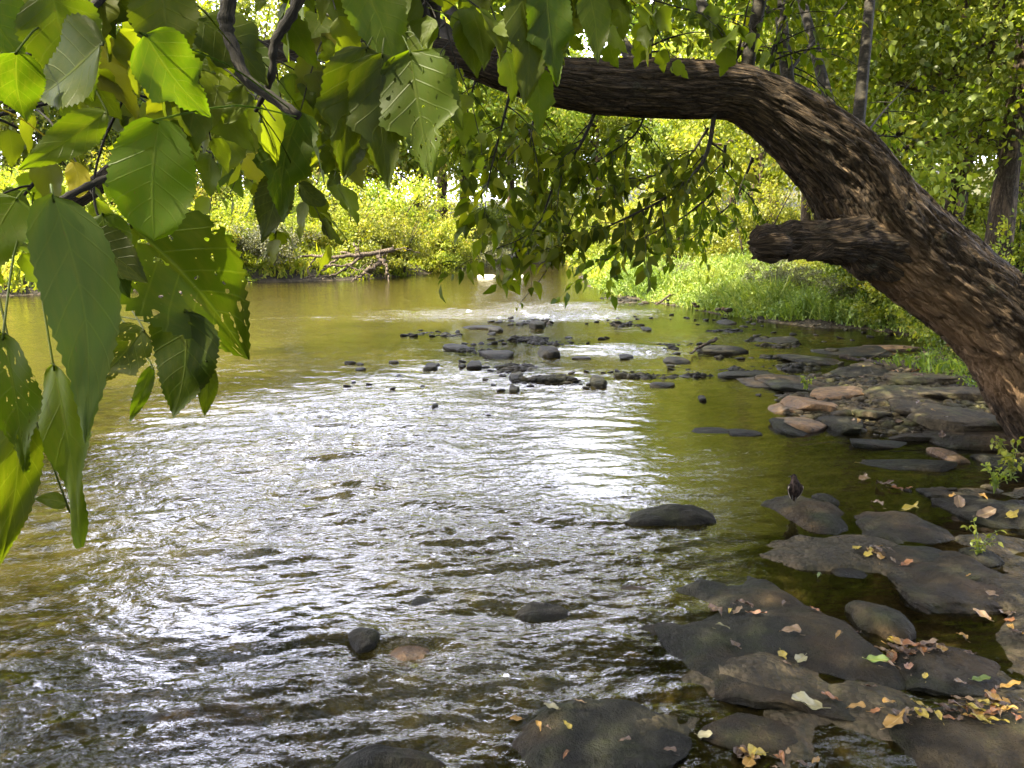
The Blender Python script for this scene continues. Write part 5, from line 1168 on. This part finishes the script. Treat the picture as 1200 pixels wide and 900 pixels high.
def fleaf(u, v, px, col, lab, grp='fallen leaves on the rocks', var=None):
    c = gnd(u, v, .04); z, nn = drop(c[0], c[1])
    if z < .9: c = gnd(u, v, max(z, 0)); z, nn = drop(c[0], c[1])
    s = px * c[1] / FPX * 1.0
    o = bpy.data.objects.new('fallen_leaf', leaf_mesh(col, lr.randrange(4) if var is None else var)); COL.objects.link(o)
    o.location = (c[0], c[1], max(z, 0) + .004); q = nn.to_track_quat('Z', 'Y') if nn.z > .4 else Vector((0, 0, 1)).to_track_quat('Z', 'Y')
    e = (q.to_matrix() @ Matrix.Rotation(lr.uniform(0, 6.28), 3, 'Z') @ Matrix.Rotation(lr.uniform(-.25, .25), 3, 'X')).to_euler(); o.rotation_euler = e; o.scale = (s, s, s)
    tag(o, lab, 'leaf', grp)
for u, v, px, col, lab in [
 (888,722,24,'pink','pinkish tan leaf at the upper edge of the broad slab'),(862,760,20,'brown','small brown leaf standing at the left of the broad slab'),
 (918,769,18,'yellow','yellow leaf tip near the middle of the broad slab'),(938,776,24,'pale','narrow pale leaf lying right of the yellow tip'),
 (944,832,46,'pale','large pale green holed leaf low on the broad slab'),(972,818,22,'orange','rusty leaf beside the large pale holed leaf'),
 (1003,834,24,'gold','golden curled leaf right of the large pale holed leaf'),(1028,778,26,'green','bright green leaf at the head of the leaf pile'),
 (1052,760,30,'gold','golden leaf in the pile under the blocky stone'),(1070,762,28,'orange','orange leaf in the pile under the blocky stone'),
 (1045,784,22,'tan','tan leaf below the bright green leaf'),(1066,787,24,'pink','pink leaf at the lower side of the leaf pile'),
 (835,716,22,'brown','brown leaf at the top left corner of the broad slab'),(847,738,18,'pale','thin pale leaf on the left of the broad slab'),
 (679,824,14,'tan','tan leaf on the dark rock at the bottom edge'),(646,833,22,'pale','grey-green leaf on the left of the bottom rock'),
 (663,888,16,'orange','small orange leaf at the very bottom of the bottom rock'),(827,866,22,'pale','white curled leaf beside the bottom rock'),
 (880,887,24,'yellow','yellow leaf among litter at the bottom edge'),(955,894,24,'gold','golden leaf at the bottom edge under the broad slab'),
 (1050,850,36,'gold','large golden leaf at the near end of the leaf trail'),(1100,842,26,'yellow','yellow leaf in the middle of the leaf trail'),
 (1140,836,26,'gold','gold leaf along the leaf trail'),(1170,850,26,'yellow','yellow leaf at the right end of the leaf trail'),
 (1178,722,26,'tan','tan leaf on the olive slab at the right edge'),(1150,724,22,'tan','small tan leaf left of its neighbour on the olive slab'),
 (1005,645,18,'yellow','yellow leaf caught by the brown slab'),(1028,650,20,'gold','golden leaf caught between the slabs'),
 (960,677,14,'green','small green leaf floating at the dark pool'),(1020,806,18,'brown','dark brown leaf in the middle of the broad slab'),
 (1150,798,22,'green','green-yellow leaf on the grey slab by the right edge'),(1185,806,26,'gold','gold leaf on the grey slab at the right edge')]:
    fleaf(u, v, px, col, lab)
cols = ['yellow', 'gold', 'orange', 'tan', 'brown', 'brown', 'gold', 'brown', 'brown', 'tan']
for (a, b, n, jit) in [((1035,765),(1090,760),24,9),((1030,838),(1195,835),44,7),((1100,800),(1195,830),16,9),((860,880),(960,898),14,8),((1000,640),(1060,660),9,8),((1150,700),(1200,740),7,8),
                       ((960,440),(1100,420),12,10),((1060,400),(1130,430),14,8),((990,480),(1150,500),14,12),((1010,560),(1190,620),14,16),((820,720),(1010,700),7,10),((920,760),(1190,770),12,22),((620,850),(800,890),7,12)]:
    for k in range(n):
        t = lr.random(); u = a[0] + (b[0]-a[0])*t + lr.gauss(0, jit); v = a[1] + (b[1]-a[1])*t + lr.gauss(0, jit*.7)
        big = 1.0 if v > 550 else .6
        fleaf(u, v, math.exp(lr.uniform(math.log(9), math.log(27))) * big, lr.choice(cols), 'small fallen leaf lying in the litter among the right bank rocks', 'litter of small fallen leaves')
